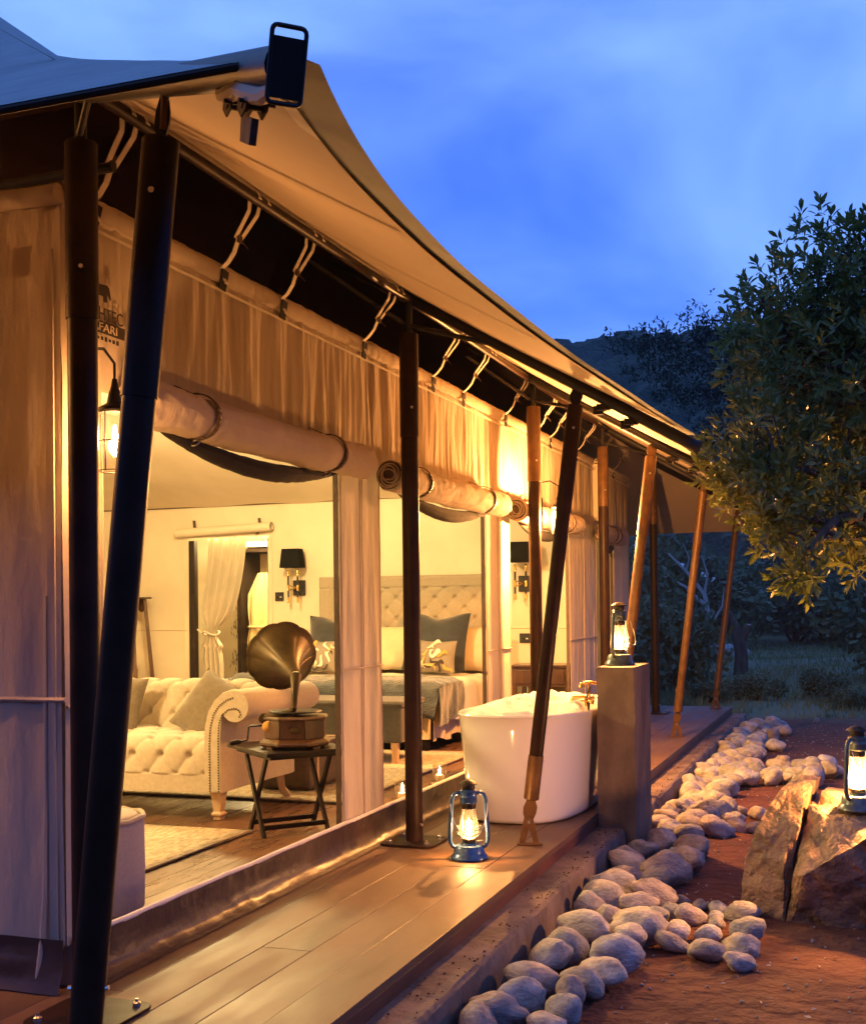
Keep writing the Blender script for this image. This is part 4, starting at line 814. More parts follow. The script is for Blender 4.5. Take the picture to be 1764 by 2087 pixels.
def motif(o, pw, ph, t_, seed):
    rr2 = random.Random(seed); cols = [(m_white, 'crane_motif'), (m_ink, 'crane_motif'), (m_gold, 'leaf_motif')]
    for k in range(22):
        m, nm = cols[k % 3]; a = rr2.uniform(-.85, .85); b = rr2.uniform(-.85, .85); q = MB(); s_ = rr2.uniform(.03, .06); th = rr2.uniform(0, 6.3); P = []
        for i in range(9):
            f_ = i / 8; px = a * pw / 2 + cos(th) * (f_ - .5) * s_ * 2.2 + sin(th) * .5 * s_ * sin(f_ * 5); pz = b * ph / 2 + sin(th) * (f_ - .5) * s_ * 2.2 - cos(th) * .5 * s_ * sin(f_ * 5); px = max(-pw * .46, min(pw * .46, px)); pz = max(-ph * .46, min(ph * .46, pz))
            u, w = 2 * px / pw, 2 * pz / ph; e = max(0., (1 - abs(u) ** 2.6) * (1 - abs(w) ** 2.6)) ** .55; P.append(Vector((px * (1 - .06 * (1 - w * w) * abs(u)), -t_ / 2 * e * 1.10 - .006, pz)))
        wd = [.002 + s_ * .30 * sin(pi * i / 8) ** .8 for i in range(9)]; V = []
        for p, w_ in zip(P, wd): V += [p + Vector((-sin(th) * w_, 0, cos(th) * w_)), p - Vector((-sin(th) * w_, 0, cos(th) * w_))]
        q.add(V, [(2 * i, 2 * i + 1, 2 * i + 3, 2 * i + 2) for i in range(8)]); q.build(nm, m, o, local=True, smooth=0, normals=False)
m_gold = mat('ochre_print', (.42, .26, .06), (.5, .32, .1), rough=.9)
m_taup2 = mat('taupe_satin', (.17, .145, .115), (.20, .17, .135), rough=.7)
for lab, x, rz_ in (('small crane-patterned cushion in front of the right navy cushion', -3.93, 0), ('small crane-patterned cushion in front of the left navy cushion', -5.16, R(8))):
    c_ = bedpillow(lab, m_taup2, .50, .32, .13, x, 10.90, .765, R(-14), rz_, R(1), 'cushion'); motif(c_, .50, .32, .13, int(-x * 100))
bench = thing('bed_bench', 'dark grey upholstered bench at the foot of the bed', 'bench', (-4.3, 9.05, 0))
MB().box((-4.3, 9.05, .33), (1.74, .50, .30)).build('bench_body', m_grey, bench, smooth=0, bevel=.02)
MB().box((-4.3, 9.05, .485), (1.78, .54, .05)).build('bench_cushion', m_grey, bench, smooth=0, bevel=.024)
for xx in (-5.1, -3.5):
    for yy in (8.85, 9.25): lathe4([(.028, 0), (.04, .19)], (xx, yy, .003)).build('leg', m_oak if xx > -4 else m_oak, bench, smooth=0)

def sconce(label, x, sgn):
    t = thing('wall_sconce', label, 'sconce', (x, PY - .012, 1.52), group='sconces either side of the bed')
    bl = lambda mb, n, mm, **k: mb.build(n, mm, t, local=True, **k)
    s_ = MB().lathe([(.165, .10), (.135, .30), (.128, .30), (.158, .10)], 4, (0, -.13, .05), Matrix.Diagonal((1, .62, 1)) @ Matrix.Rotation(R(45), 3, 'Z'), cap=False); bl(s_, 'lamp_shade', m_shade, smooth=0)
    bl(MB().box((0, -.13, .30), (.15, .10, .004)), 'shade_top', m_shade, smooth=0)
    bl(MB().box((.02, -.01, -.06), (.14, .02, .16)), 'back_plate', m_black, smooth=0, bevel=.004)
    for a in (-.055, .055):
        bl(MB().tube([(a, -.12, .13), (a, -.12, -.20)], .010, 10), 'stem', m_black)
        r_ = MB()
        for z in (.09, -.06, -.19): r_.tube([(a, -.12, z + .03), (a, -.12, z - .03)], .013, 10)
        bl(r_, 'stem_ferrule', m_brass)
    k_ = MB()
    for q_ in ((-.055, -.03, .055, -.09), (-.055, -.09, .055, -.03)): k_.tube([(q_[0], -.12, q_[1]), (0, -.05, -.06), (q_[2], -.12, q_[3])], .006, 6)
    bl(k_, 'knot_bracket', m_brass)
sconce('black-shaded twin-stem sconce left of the bed, beside the doorway', -5.68, 1); sconce('black-shaded twin-stem sconce right of the bed, beside the post', -3.20, -1)
def switch(label, x, z, w=.10):
    t = thing('wall_switch', label, 'switch', (x, PY - .012, z), group='black switch plates by the bed'); MB().box((0, 0, 0), (w, .012, .095)).build('plate', m_black, t, local=True, smooth=0, bevel=.003)
    for a in (-.018, .018): MB().box((a, -.008, -.005), (.018, .006, .012)).build('rocker', m_steel if a > 0 else m_shade, t, local=True, smooth=0)
switch('black switch plate just left of the left sconce', -5.90, 1.37); switch('black socket plate beside the headboard behind the horn', -5.62, .90); switch('black socket plate nearest the left edge of the headboard', -5.48, .90); switch('black switch plate right of the bed under the right sconce', -3.19, .92, .12)
ns = thing('nightstand', 'reddish wooden nightstand right of the bed', 'nightstand', (-2.93, 11.35, 0))
MB().box((-2.93, 11.35, .665), (.60, .44, .025)).build('table_top', m_red, ns, smooth=0, bevel=.005); MB().box((-2.93, 11.36, .56), (.56, .40, .18)).build('case', m_red, ns, smooth=0, bevel=.003); MB().box((-2.93, 11.152, .56), (.48, .014, .13)).build('drawer', m_red, ns, smooth=0, bevel=.003)
MB().lathe([(.012, 0), (.008, .02), (0, .022)], 10, (-2.93, 11.145, .56), Matrix.Rotation(R(90), 3, 'X')).build('knob', m_brass, ns)
MB().box((-2.93, 11.36, .17), (.52, .36, .02)).build('shelf', m_red, ns, smooth=0)
for a in (-.26, .26):
    for b in (-.18, .18): MB().box((-2.93 + a, 11.36 + b, .235), (.04, .04, .465)).build('leg', m_red, ns, smooth=0, bevel=.003)
# tapering wooden stand by the left wall with brass lantern
sd_ = thing('wooden_stand', 'tall tapering mahogany stand against the tent wall behind the sofa', 'stand', (-7.58, 11.30, 0))
MB().box((-7.58, 11.3, 1.375), (.38, .34, .02)).build('top', m_red, sd_, smooth=0, bevel=.004)
for sx in (-1, 1):
    for sy in (-1, 1):
        P = [Vector((-7.58 + sx * .225, 11.3 + sy * .19, .002)), Vector((-7.58 + sx * .13, 11.3 + sy * .12, 1.365))]; MB().tube(P, [.03, .024], 4).build('leg', m_red, sd_, smooth=0)
for sy in (-1, 1): MB().poly([(-7.58 + a, 11.3 + sy * .118 - .01, z) for a, z in ((-.13, 1.365), (.13, 1.365), (.14, 1.24), (.09, 1.22), (.05, 1.25), (0, 1.235), (-.05, 1.25), (-.09, 1.22), (-.14, 1.24))], (0, .02, 0)).build('apron', m_red, sd_, smooth=0)
MB().box((-7.58, 11.3, .47), (.40, .34, .03)).build('shelf', m_red, sd_, smooth=0, bevel=.003); MB().box((-7.58, 11.3, .12), (.46, .4, .02)).build('shelf', m_red, sd_, smooth=0)
bl_ = thing('brass_clock', 'domed brass clock on the shelf of the wooden stand', 'clock', (-7.55, 11.28, .487))
MB().lathe([(.085, 0), (.09, .01), (.085, .02), (.085, .10), (.09, .105), (.08, .12)], 24).build('drum', m_brass, bl_, local=True); MB().lathe([(.078, .118), (.074, .15), (.05, .19), (.02, .21), (0, .213)], 24).build('dome', m_brass, bl_, local=True, smooth=180)
# curtain, robe, mirror frame, picture
m_curt = mat('curtain_linen', (.50, .44, .34), (.56, .49, .38), rough=.9, scale=6, bump=.2)
cu = MB()
def cur(u, v):
    z = 2.02 - 1.92 * v; tie = exp(-((z - .98) / .16) ** 2); wd = (.46 * (1 - v * .2)) * (1 - .72 * tie) * (.62 if z < .98 and tie < .4 else 1) ; c0 = -6.80 + .27 * (1 - min(1, (2.02 - z) / 1.04) ** 1.6) * .75 if z > .98 else -6.80 + .06 * (.98 - z)
    a = (u - .5) * wd; return (c0 + a, PY + .10 + .035 * (1 - .5 * tie) * sin(u * 26 + .6 * sin(v * 5)), z)
o = cu.grid(cur, 110, 60).build('curtain', m_curt, None, smooth=180, normals=False); tag(o, 'pale door curtain tied back with cord in the rear doorway', 'curtain')
q = MB().tube([(-6.80 + .10 * cos(a), PY + .10 + .055 * sin(a), .98 + .02 * sin(a * 2)) for a in [2 * pi * i / 20 for i in range(21)]], .010, 8); q.tube([(-6.90, PY + .08, .98), (-6.96, PY + .06, 1.03), (-6.98, PY + .06, 1.08)], .008, 6); q.build('tie_cord', m_web, o)
rf = thing('robe_cabinet', 'dark framed open wardrobe with cream back seen through the doorway', 'wardrobe', (-6.35, 12.9, 0))
for xx in (-6.86, -6.02): MB().box((xx, 12.72, .95), (.05, .5, 1.9)).build('stile', m_dark, rf, smooth=0)
MB().box((-6.44, 12.72, 1.92), (.9, .5, .04)).build('top_rail', m_dark, rf, smooth=0); MB().box((-6.44, 12.72, 1.99), (.96, .54, .06)).build('cornice', m_canvas_in, rf, smooth=0); MB().box((-6.44, 12.96, .95), (.8, .02, 1.9)).build('back_panel', m_cream, rf, smooth=0)
rbm = MB()
def robe(u, v):
    z = 1.66 - 1.25 * v; w = .10 + .16 * min(1, v * 5) - .03 * exp(-((z - 1.05) / .1) ** 2) + .05 * v; a = 2 * pi * u; return (-6.60 + w * cos(a) * .8, 12.62 + (.05 + .03 * v) * sin(a) + .012 * sin(a * 7 + v * 4), z)
rbm.grid(robe, 60, 40); rbm.tube([(-6.45, 12.62, 1.60), (-6.36, 12.62, 1.45), (-6.31, 12.60, 1.15), (-6.26, 12.58, .86)], [.06, .075, .075, .085], 12)
ro = rbm.build('bathrobe', m_robe, None, smooth=180); tag(ro, 'ochre bathrobe hanging in the wardrobe behind the doorway', 'bathrobe')
MB().tube([(-6.60 + .21 * cos(a), 12.62 + .085 * sin(a), 1.03) for a in [2 * pi * i / 24 for i in range(25)]], .016, 8).build('belt', m_robe, ro)
pf = thing('picture', 'small dark framed picture hanging just inside the doorway', 'picture', (-5.98, 12.3, 1.42))
for dx, dz, w, h in ((-.14, 0, .05, .46), (.14, 0, .05, .46), (0, .205, .33, .05), (0, -.205, .33, .05)): MB().box((dx, 0, dz), (w, .03, h)).build('frame', m_red, pf, local=True, smooth=0)
MB().box((0, .008, 0), (.24, .01, .37)).build('print', m_cream, pf, local=True, smooth=0)
# pouf, rugs, trunk
po = thing('pouf', 'upholstered pouf with piped rim just inside the near opening', 'pouf', (-3.02, 4.20, .012))
MB().lathe([(0, 0), (.20, 0), (.225, .02), (.228, .18), (.226, .36), (.215, .385)], 40).build('pouf_body', m_plum, po, local=True); MB().lathe([(.215, .383), (.19, .40), (.10, .405), (0, .40)], 40).build('pouf_top', m_sofa, po, local=True, smooth=180)
MB().tube([(.222 * cos(a), .222 * sin(a), .388 + .004 * sin(a * 9)) for a in [2 * pi * i / 40 for i in range(41)]], .011, 8, caps=False).build('piping', m_sofa, po, local=True)
def rug(label, x0, x1, y0, y1):
    m = MB().grid(lambda u, v: (x0 + (x1 - x0) * u + .006 * nz((v * 9, 0, 1)), y0 + (y1 - y0) * v + .006 * nz((u * 9, 0, 2)), .011 + .002 * nz((u * 12, v * 12, 0))), 30, 30); o = m.build('rug', m_rug, None, smooth=180, solid=.01); tag(o, label, 'rug')
    bd_ = MB().tube([(x1, y0, .011), (x1, y1, .011), (x0, y1, .011), (x0, y0, .011), (x1, y0, .011)], .008, 6); bd_.build('rug_binding', m_leather, o)
rug('woven beige rug in front of the sofa', -5.6, -3.235, 3.62, 6.0); rug('woven beige rug between the sofa and the bed', -5.6, -3.1, 7.0, 9.75)
tr = thing('travel_trunk', 'brown leather trunk on the floor behind the sofa', 'trunk', (-3.72, 7.66, .016)); MB().box((0, 0, .15), (.40, .62, .29)).build('trunk_body', m_leather, tr, local=True, smooth=0, bevel=.03); MB().box((0, 0, .30), (.41, .63, .03)).build('trunk_lid', m_leather, tr, local=True, smooth=0, bevel=.012)
for yy in (-.2, .2): MB().box((.0, yy, .16), (.415, .03, .325)).build('trunk_strap', m_oak, tr, local=True, smooth=0)

# ================================================================== STONES
def blob_mesh(name, m, seed, sub=3, amp=.18, fr=1.1, sq=(1, .8, .62), ang_=False):
    bm = bmesh.new(); bmesh.ops.create_icosphere(bm, subdivisions=sub, radius=1)
    for v in bm.verts:
        p = v.co.copy(); d = 1 + amp * noise.noise(p * fr + Vector((seed * 7.1, seed * 3.3, seed))) + amp * .35 * noise.noise(p * fr * 2.7 + Vector((seed, 9, seed * 2)))
        v.co = Vector((p.x * sq[0], p.y * sq[1], p.z * sq[2])) * d
    me = bpy.data.meshes.new(name); bm.to_mesh(me); bm.free(); me.materials.append(m); me.polygons.foreach_set('use_smooth', [True] * len(me.polygons)); return me
rs = random.Random(11)
SM = [blob_mesh('river_stone', m_stone[k % 3], k + 1, 3, rs.uniform(.2, .42), rs.uniform(.8, 1.25), (1, rs.uniform(.72, .95), rs.uniform(.62, .85))) for k in range(24)]
TONE = ('grey', 'buff', 'rosy'); USED = {}; ORD = ('', 'second ', 'third ', 'fourth ', 'fifth ', 'sixth ', 'seventh ', 'eighth ')
def stone(x, y, z, r, label, group, rzz=None, ti=None, border=False, pile=None):
    k = rs.randrange(len(SM)); o = bpy.data.objects.new('river_stone', SM[k]); COL.objects.link(o); o.location = (x, y, z); o.rotation_euler = (rs.uniform(-.35, .35), rs.uniform(-.35, .35), rs.uniform(0, 6.3)); o.scale = (r * rs.uniform(.85, 1.3), r * rs.uniform(.8, 1.15), r * rs.uniform(.75, 1.1)); o.location.z -= .012 * rs.random()
    size = 'large' if r > .108 else 'small' if r < .085 else 'mid-sized'
    if border:
        sec = 'nearest the viewer' if y < 4.3 else 'level with the deck lantern' if y < 5.9 else 'just before the pillar' if y < 7.1 else 'at the foot of the pillar' if y < 7.9 else 'just past the pillar' if y < 9.4 else 'half way to the far end' if y < 11.2 else 'beyond the far pile' if y < 13.2 else 'at the far end of the deck'
        row = 'by the step' if x < -1.16 else 'mid border' if x < -1.0 else 'outer border'
        label = '%s %s stone %s %s' % (size, TONE[k % 3], row, sec)
    elif pile: label = '%s %s stone %s %s' % (size if r > .06 else 'tiny', TONE[k % 3], pile[0] if x < pile[2] else pile[1], label)
    n_ = USED.get(label, 0); USED[label] = n_ + 1
    if n_ and n_ < 8: label = label + ', %sone back' % ORD[n_]
    tag(o, label, 'stone', group)
LB = 'smooth rounded river stone in the border along the concrete step'; GB = 'river stones bordering the deck'
STN = [[(-1.252, 4.105, -0.185, 0.089), (-1.209, 4.257, -0.187, 0.086), (-1.212, 4.488, -0.186, 0.088), (-1.235, 4.82, -0.183, 0.092), (-1.201, 4.947, -0.183, 0.092), (-1.184, 5.203, -0.175, 0.105), (-1.263, 5.676, -0.192, 0.077), (-1.236, 5.864, -0.188, 0.084), (-1.233, 6.089, -0.181, 0.095), (-1.224, 6.297, -0.186, 0.087), (-1.253, 6.619, -0.183, 0.092), (-1.024, 4.175, -0.191, 0.079), (-1.068, 4.074, -0.203, 0.06), (-1.046, 4.356, -0.195, 0.073), (-1.028, 4.503, -0.187, 0.085), (-0.985, 4.654, -0.187, 0.085), (-0.98, 4.899, -0.175, 0.104), (-0.974, 5.166, -0.19, 0.08), (-0.972, 5.343, -0.177, 0.102), (-1.143, 5.544, -0.201, 0.063), (-1.056, 5.809, -0.2, 0.065), (-1.008, 5.972, -0.187, 0.085), (-1.046, 6.32, -0.189, 0.081), (-1.017, 6.457, -0.177, 0.102), (-0.949, 6.776, -0.186, 0.087), (-1.272, 3.966, -0.196, 0.072), (-1.283, 6.75, -0.185, 0.089), (-1.245, 7.059, -0.197, 0.07), (-1.181, 7.314, -0.184, 0.091), (-1.059, 6.688, -0.186, 0.088), (-1.054, 6.303, -0.192, 0.078), (-1.179, 7.761, -0.195, 0.073), (-1.267, 8.132, -0.189, 0.083), (-1.257, 8.435, -0.183, 0.092), (-1.059, 7.639, -0.192, 0.077), (-0.987, 7.182, -0.187, 0.086), (-1.004, 6.899, -0.189, 0.083), (-1.068, 8.016, -0.181, 0.095), (-1.01, 8.33, -0.177, 0.102), (-1.127, 8.916, -0.19, 0.08), (-0.985, 8.895, -0.199, 0.067)], [(-0.942, 5.707, -0.208, 0.051), (-0.894, 5.777, -0.208, 0.052), (-0.787, 5.688, -0.196, 0.07), (-0.876, 6.033, -0.216, 0.039), (-0.782, 5.957, -0.215, 0.04), (-0.689, 5.908, -0.211, 0.047), (-0.685, 5.756, -0.214, 0.041), (-0.662, 5.594, -0.208, 0.052), (-0.677, 5.429, -0.206, 0.055), (-0.816, 5.43, -0.204, 0.058), (-0.813, 5.241, -0.201, 0.063), (-0.653, 5.133, -0.195, 0.072), (-0.571, 5.845, -0.2, 0.064), (-0.518, 5.505, -0.196, 0.072), (-0.52, 5.262, -0.199, 0.066), (-0.506, 5.032, -0.203, 0.06)], [(-0.851, 8.697, -0.207, 0.053), (-0.727, 8.602, -0.197, 0.069), (-0.86, 8.342, -0.199, 0.066), (-0.815, 8.098, -0.199, 0.066), (-0.692, 8.055, -0.206, 0.054), (-0.89, 8.313, -0.201, 0.062)]]
for x, y, z, r in STN[0]: stone(x, y, z + .012, r * 1.18, LB, GB, border=True)
y = 7.85
while y < 14.9:
    for xx in (-1.25, -1.07, -.93):
        if xx < -1 or rs.random() < .22: 
            if not (y < 7.9 and xx < -1.2): stone(xx + rs.uniform(-.05, .05), y + rs.uniform(-.07, .07), GZ + rs.uniform(.055, .075), rs.uniform(.085, .125), LB, GB, border=True)
    y += rs.uniform(.16, .21)
LC = 'river stone in the loose pile nearest the viewer, off the border'; GC = 'near pile of river stones'
for x, y, z, r in STN[1]: stone(x, y, z, r * 1.15, 'in the near loose pile', GC, pile=('on the left', 'on the right', -.7))
for x, y, z, r in STN[2]: stone(x, y, z, r * 1.1, 'in the spur beside the boulder', 'spur of river stones', pile=('on the left', 'on the right', -.83))
for i in range(20): stone(-.78 + .55 * rs.random() , 10.0 + 1.0 * rs.random() + .0, GZ + .06 + .05 * rs.random(), rs.uniform(.07, .11), 'in the far pile by the lantern', 'far pile of river stones', pile=('on the left', 'on the right', -.5))
stone(-.97, 14.6, GZ + .05, .13, 'lone flat pale stone lying right of the far end of the border', None)
bo = thing('boulder', 'big cracked brown boulder with a lantern on top', 'boulder', (-.2, 6.0, GZ))
def hullrock(name, pts, back, seed, amp=.013, cuts=13):
    bm = bmesh.new(); P = [Vector(p) for p in pts]
    P = [p if p.z > -.1 else Vector((p.x, p.y, -.32)) for p in P] + [p + Vector((random.uniform(-.03, .05), back * random.uniform(.8, 1.2), random.uniform(-.04, .0))) for p in P]
    for p in P: bm.verts.new(p)
    r = bmesh.ops.convex_hull(bm, input=bm.verts); bmesh.ops.delete(bm, geom=[v for v in r['geom_interior'] if isinstance(v, bmesh.types.BMVert)], context='VERTS')
    bmesh.ops.triangulate(bm, faces=bm.faces); bmesh.ops.subdivide_edges(bm, edges=bm.edges, cuts=cuts, use_grid_fill=True)
    cen = sum((v.co for v in bm.verts), Vector()) / len(bm.verts)
    for v in bm.verts:
        p = v.co.copy(); d = amp * 1.6 * noise.noise(p * 5 + Vector((seed, 0, 0))) + amp * noise.noise(p * 13 + Vector((0, seed, 0))) - amp * 1.1 * max(0, .25 - abs(noise.noise(p * 4 + Vector((3, seed, 9))))) * 4 + amp * .6 * noise.noise(p * 34) + amp * .35 * noise.noise(p * 80)
        v.co += (p - cen).normalized() * d
    bmesh.ops.recalc_face_normals(bm, faces=bm.faces)
    me = bpy.data.meshes.new(name); bm.to_mesh(me); bm.free(); me.materials.append(m_rock); me.polygons.foreach_set('use_smooth', [True] * len(me.polygons)); me.set_sharp_from_angle(angle=R(24))
    me.transform(Matrix.Translation(-bo.location)); o = bpy.data.objects.new(name, me); COL.objects.link(o); o.parent = bo; return o
hullrock('rock_slab', [(-0.596, 5.98, -0.162), (-0.574, 5.98, 0.012), (-0.504, 6.0, 0.162), (-0.395, 5.88, -0.12), (-0.378, 5.86, 0.048), (-0.312, 5.9, 0.19), (-0.445, 6.05, 0.298), (-0.399, 6.12, 0.341), (-0.301, 6.16, 0.374), (-0.25, 6.22, 0.371), (-0.295, 5.98, 0.293)], .30, 3)
hullrock('rock_mass', [(-0.275, 6.0, 0.286), (-0.164, 5.95, 0.272), (-0.062, 5.86, 0.268), (0.079, 5.9, 0.27), (0.184, 5.95, 0.235), (-0.345, 5.8, -0.014), (-0.285, 5.72, 0.011), (-0.104, 5.68, 0.144), (0.007, 5.68, 0.215), (0.143, 5.72, 0.186), (-0.375, 5.92, -0.164), (-0.251, 5.93, -0.203), (0.001, 5.88, -0.203), (0.177, 5.9, -0.157)], .42, 11)
hullrock('rock_chip', [(-.24, 6.10, .22), (-.10, 6.08, .24), (-.08, 6.10, .33), (-.22, 6.12, .34), (-.15, 6.06, .31), (-.2, 6.05, .22)], .16, 5, .006, 4)
pb = MB()
for i in range(2600):
    y = 2.5 + 13 * rs.random(); x = rs.uniform(-1.2, 2.0); r = rs.uniform(.003, .010) * (1.6 if rs.random() < .1 else 1); a = rs.uniform(0, 6); pb.lathe([(r * .4, -r * .3), (r, .1 * r), (r * .5, r * .7)], 5, (x, y, gheight(x, y) + r * .2), Matrix.Rotation(a, 3, 'Z') @ Matrix.Diagonal((1, .7, 1)))
lt = MB(); V = []; F = []
for i in range(500):
    y = 2.6 + 12.5 * rs.random(); x = rs.uniform(-1.15, 1.8); z = gheight(x, y) + .004; a = rs.uniform(0, 6.28); l_ = rs.uniform(.012, .035); d = Vector((cos(a), sin(a), 0)); q = d.orthogonal(); sd2 = Vector((-sin(a), cos(a), 0)); P = Vector((x, y, z)); b = len(V); w_ = l_ * rs.uniform(.12, .3)
    V += [P, P + d * l_ * .5 + sd2 * w_ + Vector((0, 0, .004)), P + d * l_, P + d * l_ * .5 - sd2 * w_]; F += [(b, b + 1, b + 2, b + 3)]
lt.v = V; lt.f = F; tag(lt.build('leaf_litter', m_dead, None, smooth=0, normals=False), 'dry leaf bits and twigs strewn over the red earth', kind='stuff')
tag(pb.build('gravel', m_stone[2], None, smooth=0), 'scattered tiny gravel on the red earth', kind='stuff')

# ================================================================== VEGETATION
def leaf_quad(P, d, n_, l_, w_, V, F):
    """pointed folded leaf: base, two shoulders, midrib, tip"""
    s_ = d.cross(n_).normalized(); n_ = s_.cross(d).normalized(); b = len(V)
    V += [P, P + d * l_ * .45 + s_ * w_ + n_ * l_ * .06, P + d * l_ * .75 + s_ * w_ * .85 + n_ * l_ * .04, P + d * l_ - n_ * l_ * .06, P + d * l_ * .75 - s_ * w_ * .85 + n_ * l_ * .04, P + d * l_ * .45 - s_ * w_ + n_ * l_ * .06, P + d * l_ * .6 - n_ * l_ * .01]
    F += [(b, b + 1, b + 2, b + 6), (b + 6, b + 2, b + 3), (b + 6, b + 3, b + 4), (b, b + 6, b + 4, b + 5)]
def rdir(r): 
    while True:
        p = Vector((r.uniform(-1, 1), r.uniform(-1, 1), r.uniform(-1, 1)))
        if .01 < p.length < 1: return p.normalized()
def branches(root_pts, tips, r, base_r, seed):
    m = MB(); rr = random.Random(seed)
    for tp in tips:
        a = min(root_pts, key=lambda q: (Vector(q) - Vector(tp)).length + .3 * (Vector(q).z > tp[2])); a = Vector(a); tp = Vector(tp); mid = a.lerp(tp, .5) + rdir(rr) * .12 * (tp - a).length
        m.tube([a, a.lerp(mid, .5) + rdir(rr) * .02, mid, tp], [base_r, base_r * .8, base_r * .55, base_r * .15], 6)
    return m
LOBES = [(-0.176, 7.557, 3.107, 0.409), (-0.509, 7.653, 2.952, 0.285), (-0.686, 7.804, 2.815, 0.17), (-0.046, 7.4, 2.457, 0.54), (-0.524, 7.127, 2.222, 0.238), (-0.666, 6.867, 2.005, 0.169), (-0.429, 6.846, 1.964, 0.295), (-0.174, 6.727, 1.757, 0.286), (-0.283, 6.269, 1.398, 0.093), (-0.39, 6.546, 1.624, 0.153), (0.007, 7.831, 3.396, 0.225), (0.269, 7.931, 2.972, 0.661), (0.29, 7.421, 2.015, 0.616), (-0.006, 6.684, 1.568, 0.179), (-0.326, 7.617, 2.631, 0.356), (0.53, 7.818, 2.484, 0.76), (-0.499, 6.717, 1.822, 0.185)]
LOBES += [(.9, 7.6, 3.2, .7), (1.2, 7.3, 2.3, .8), (1.0, 8.2, 2.8, .8), (.6, 8.3, 2.2, .7)]
tree = thing('leafy_tree', 'broad-leaved tree with lamp-lit lower leaves reaching in from the right', 'tree', (1.15, 7.7, GZ))
tk = MB(); hubs = [(1.15, 7.7, GZ - .05), (1.12, 7.68, .5), (1.02, 7.62, 1.1), (.92, 7.55, 1.6)]
tk.tube(hubs, [.13, .105, .095, .08], 12)
limbs = [((.92, 7.55, 1.6), (.45, 7.4, 2.1), (0., 7.3, 2.5), (-.35, 7.45, 2.85)), ((.92, 7.55, 1.6), (.8, 7.6, 2.2), (.5, 7.7, 2.8), (.1, 7.6, 3.2)), ((1.02, 7.62, 1.1), (.6, 7.2, 1.6), (.1, 6.95, 1.85), (-.45, 6.8, 2.0)), ((.6, 7.2, 1.6), (.2, 6.8, 1.75), (-.15, 6.5, 1.65), (-.28, 6.32, 1.5)), ((.92, 7.55, 1.6), (1.1, 7.7, 2.3), (1.2, 7.8, 2.9), (1.1, 7.9, 3.4))]
pts_ = []
for lb in limbs:
    P = [Vector(p) for p in lb]; tk.tube(P, [.06, .045, .03, .014], 8); pts_ += [tuple(a.lerp(b, q)) for a, b in zip(P, P[1:]) for q in (0, .33, .66)] + [lb[-1]]
tk.build('trunk', m_bark, tree)
rt = random.Random(5); V = []; F = []; tips = []; singles = []
camp = Vector((0, 0, 1.25))
tot = sum(l[3] ** 2 for l in LOBES)
for lx, ly, lz, lr in LOBES:
    n_ = int(4300 * lr ** 2 / tot) + 16
    for k in range(n_):
        d = rdir(rt); q = lr * (.35 + .80 * rt.random() ** .5) * (1 + .25 * noise.noise(d * 2.2 + Vector((lx * 9, ly, lz)))); P = Vector((lx, ly, lz)) + d * q
        if P.z < 1.22: continue
        if k % 7 == 0: tips.append(tuple(P))
        axd = (d * .7 + rdir(rt) * .6 + Vector((0, 0, .35))).normalized(); u = axd.orthogonal().normalized(); w = axd.cross(u); nl = rt.randint(8, 12); ph = rt.random() * 6
        for i in range(nl):
            a = ph + i * 2.4; el = .15 + .9 * (1 - i / nl); ld = (axd * (1 - el * .75) + (u * cos(a) + w * sin(a)) * el).normalized(); l_ = rt.uniform(.052, .084); w_ = l_ * rt.uniform(.15, .19); B = P + axd * (.010 * i - .03)
            dist = (B - camp).length
            if dist < 6.75 and B.z < 2.4 and B.x < .15 and rt.random() < .10 and len(singles) < 290: singles.append((B, ld, (axd + rdir(rt) * .3).normalized(), l_ * 1.15, w_ * 1.15))
            else: leaf_quad(B, ld, (axd + rdir(rt) * .3).normalized(), l_, w_, V, F)
cm = MB(); cm.v = V; cm.f = F; tag(cm.build('crown', m_leafA, tree, smooth=0, normals=False), kind='stuff')
branches(pts_, tips, .01, .011, 3).build('twigs', m_bark, tree)
lv = []; lf = []; leaf_quad(Vector((0, 0, 0)), Vector((1, 0, 0)), Vector((0, 0, 1)), 1., .17, lv, lf); lm = MB(); lm.v = lv; lm.f = lf; lme = lm.mesh('leaf', m_leafA, 0, False)
for B, d, n_, l_, w_ in singles:
    o = bpy.data.objects.new('leaf', lme); COL.objects.link(o); o.parent = tree; s_ = d.cross(n_).normalized(); n2 = s_.cross(d); M4 = Matrix((( *(d * l_), 0), (*(-s_ * l_), 0), (*(n2 * l_), 0), (0, 0, 0, 1))).transposed(); M4.translation = B - tree.location; o.matrix_local = M4
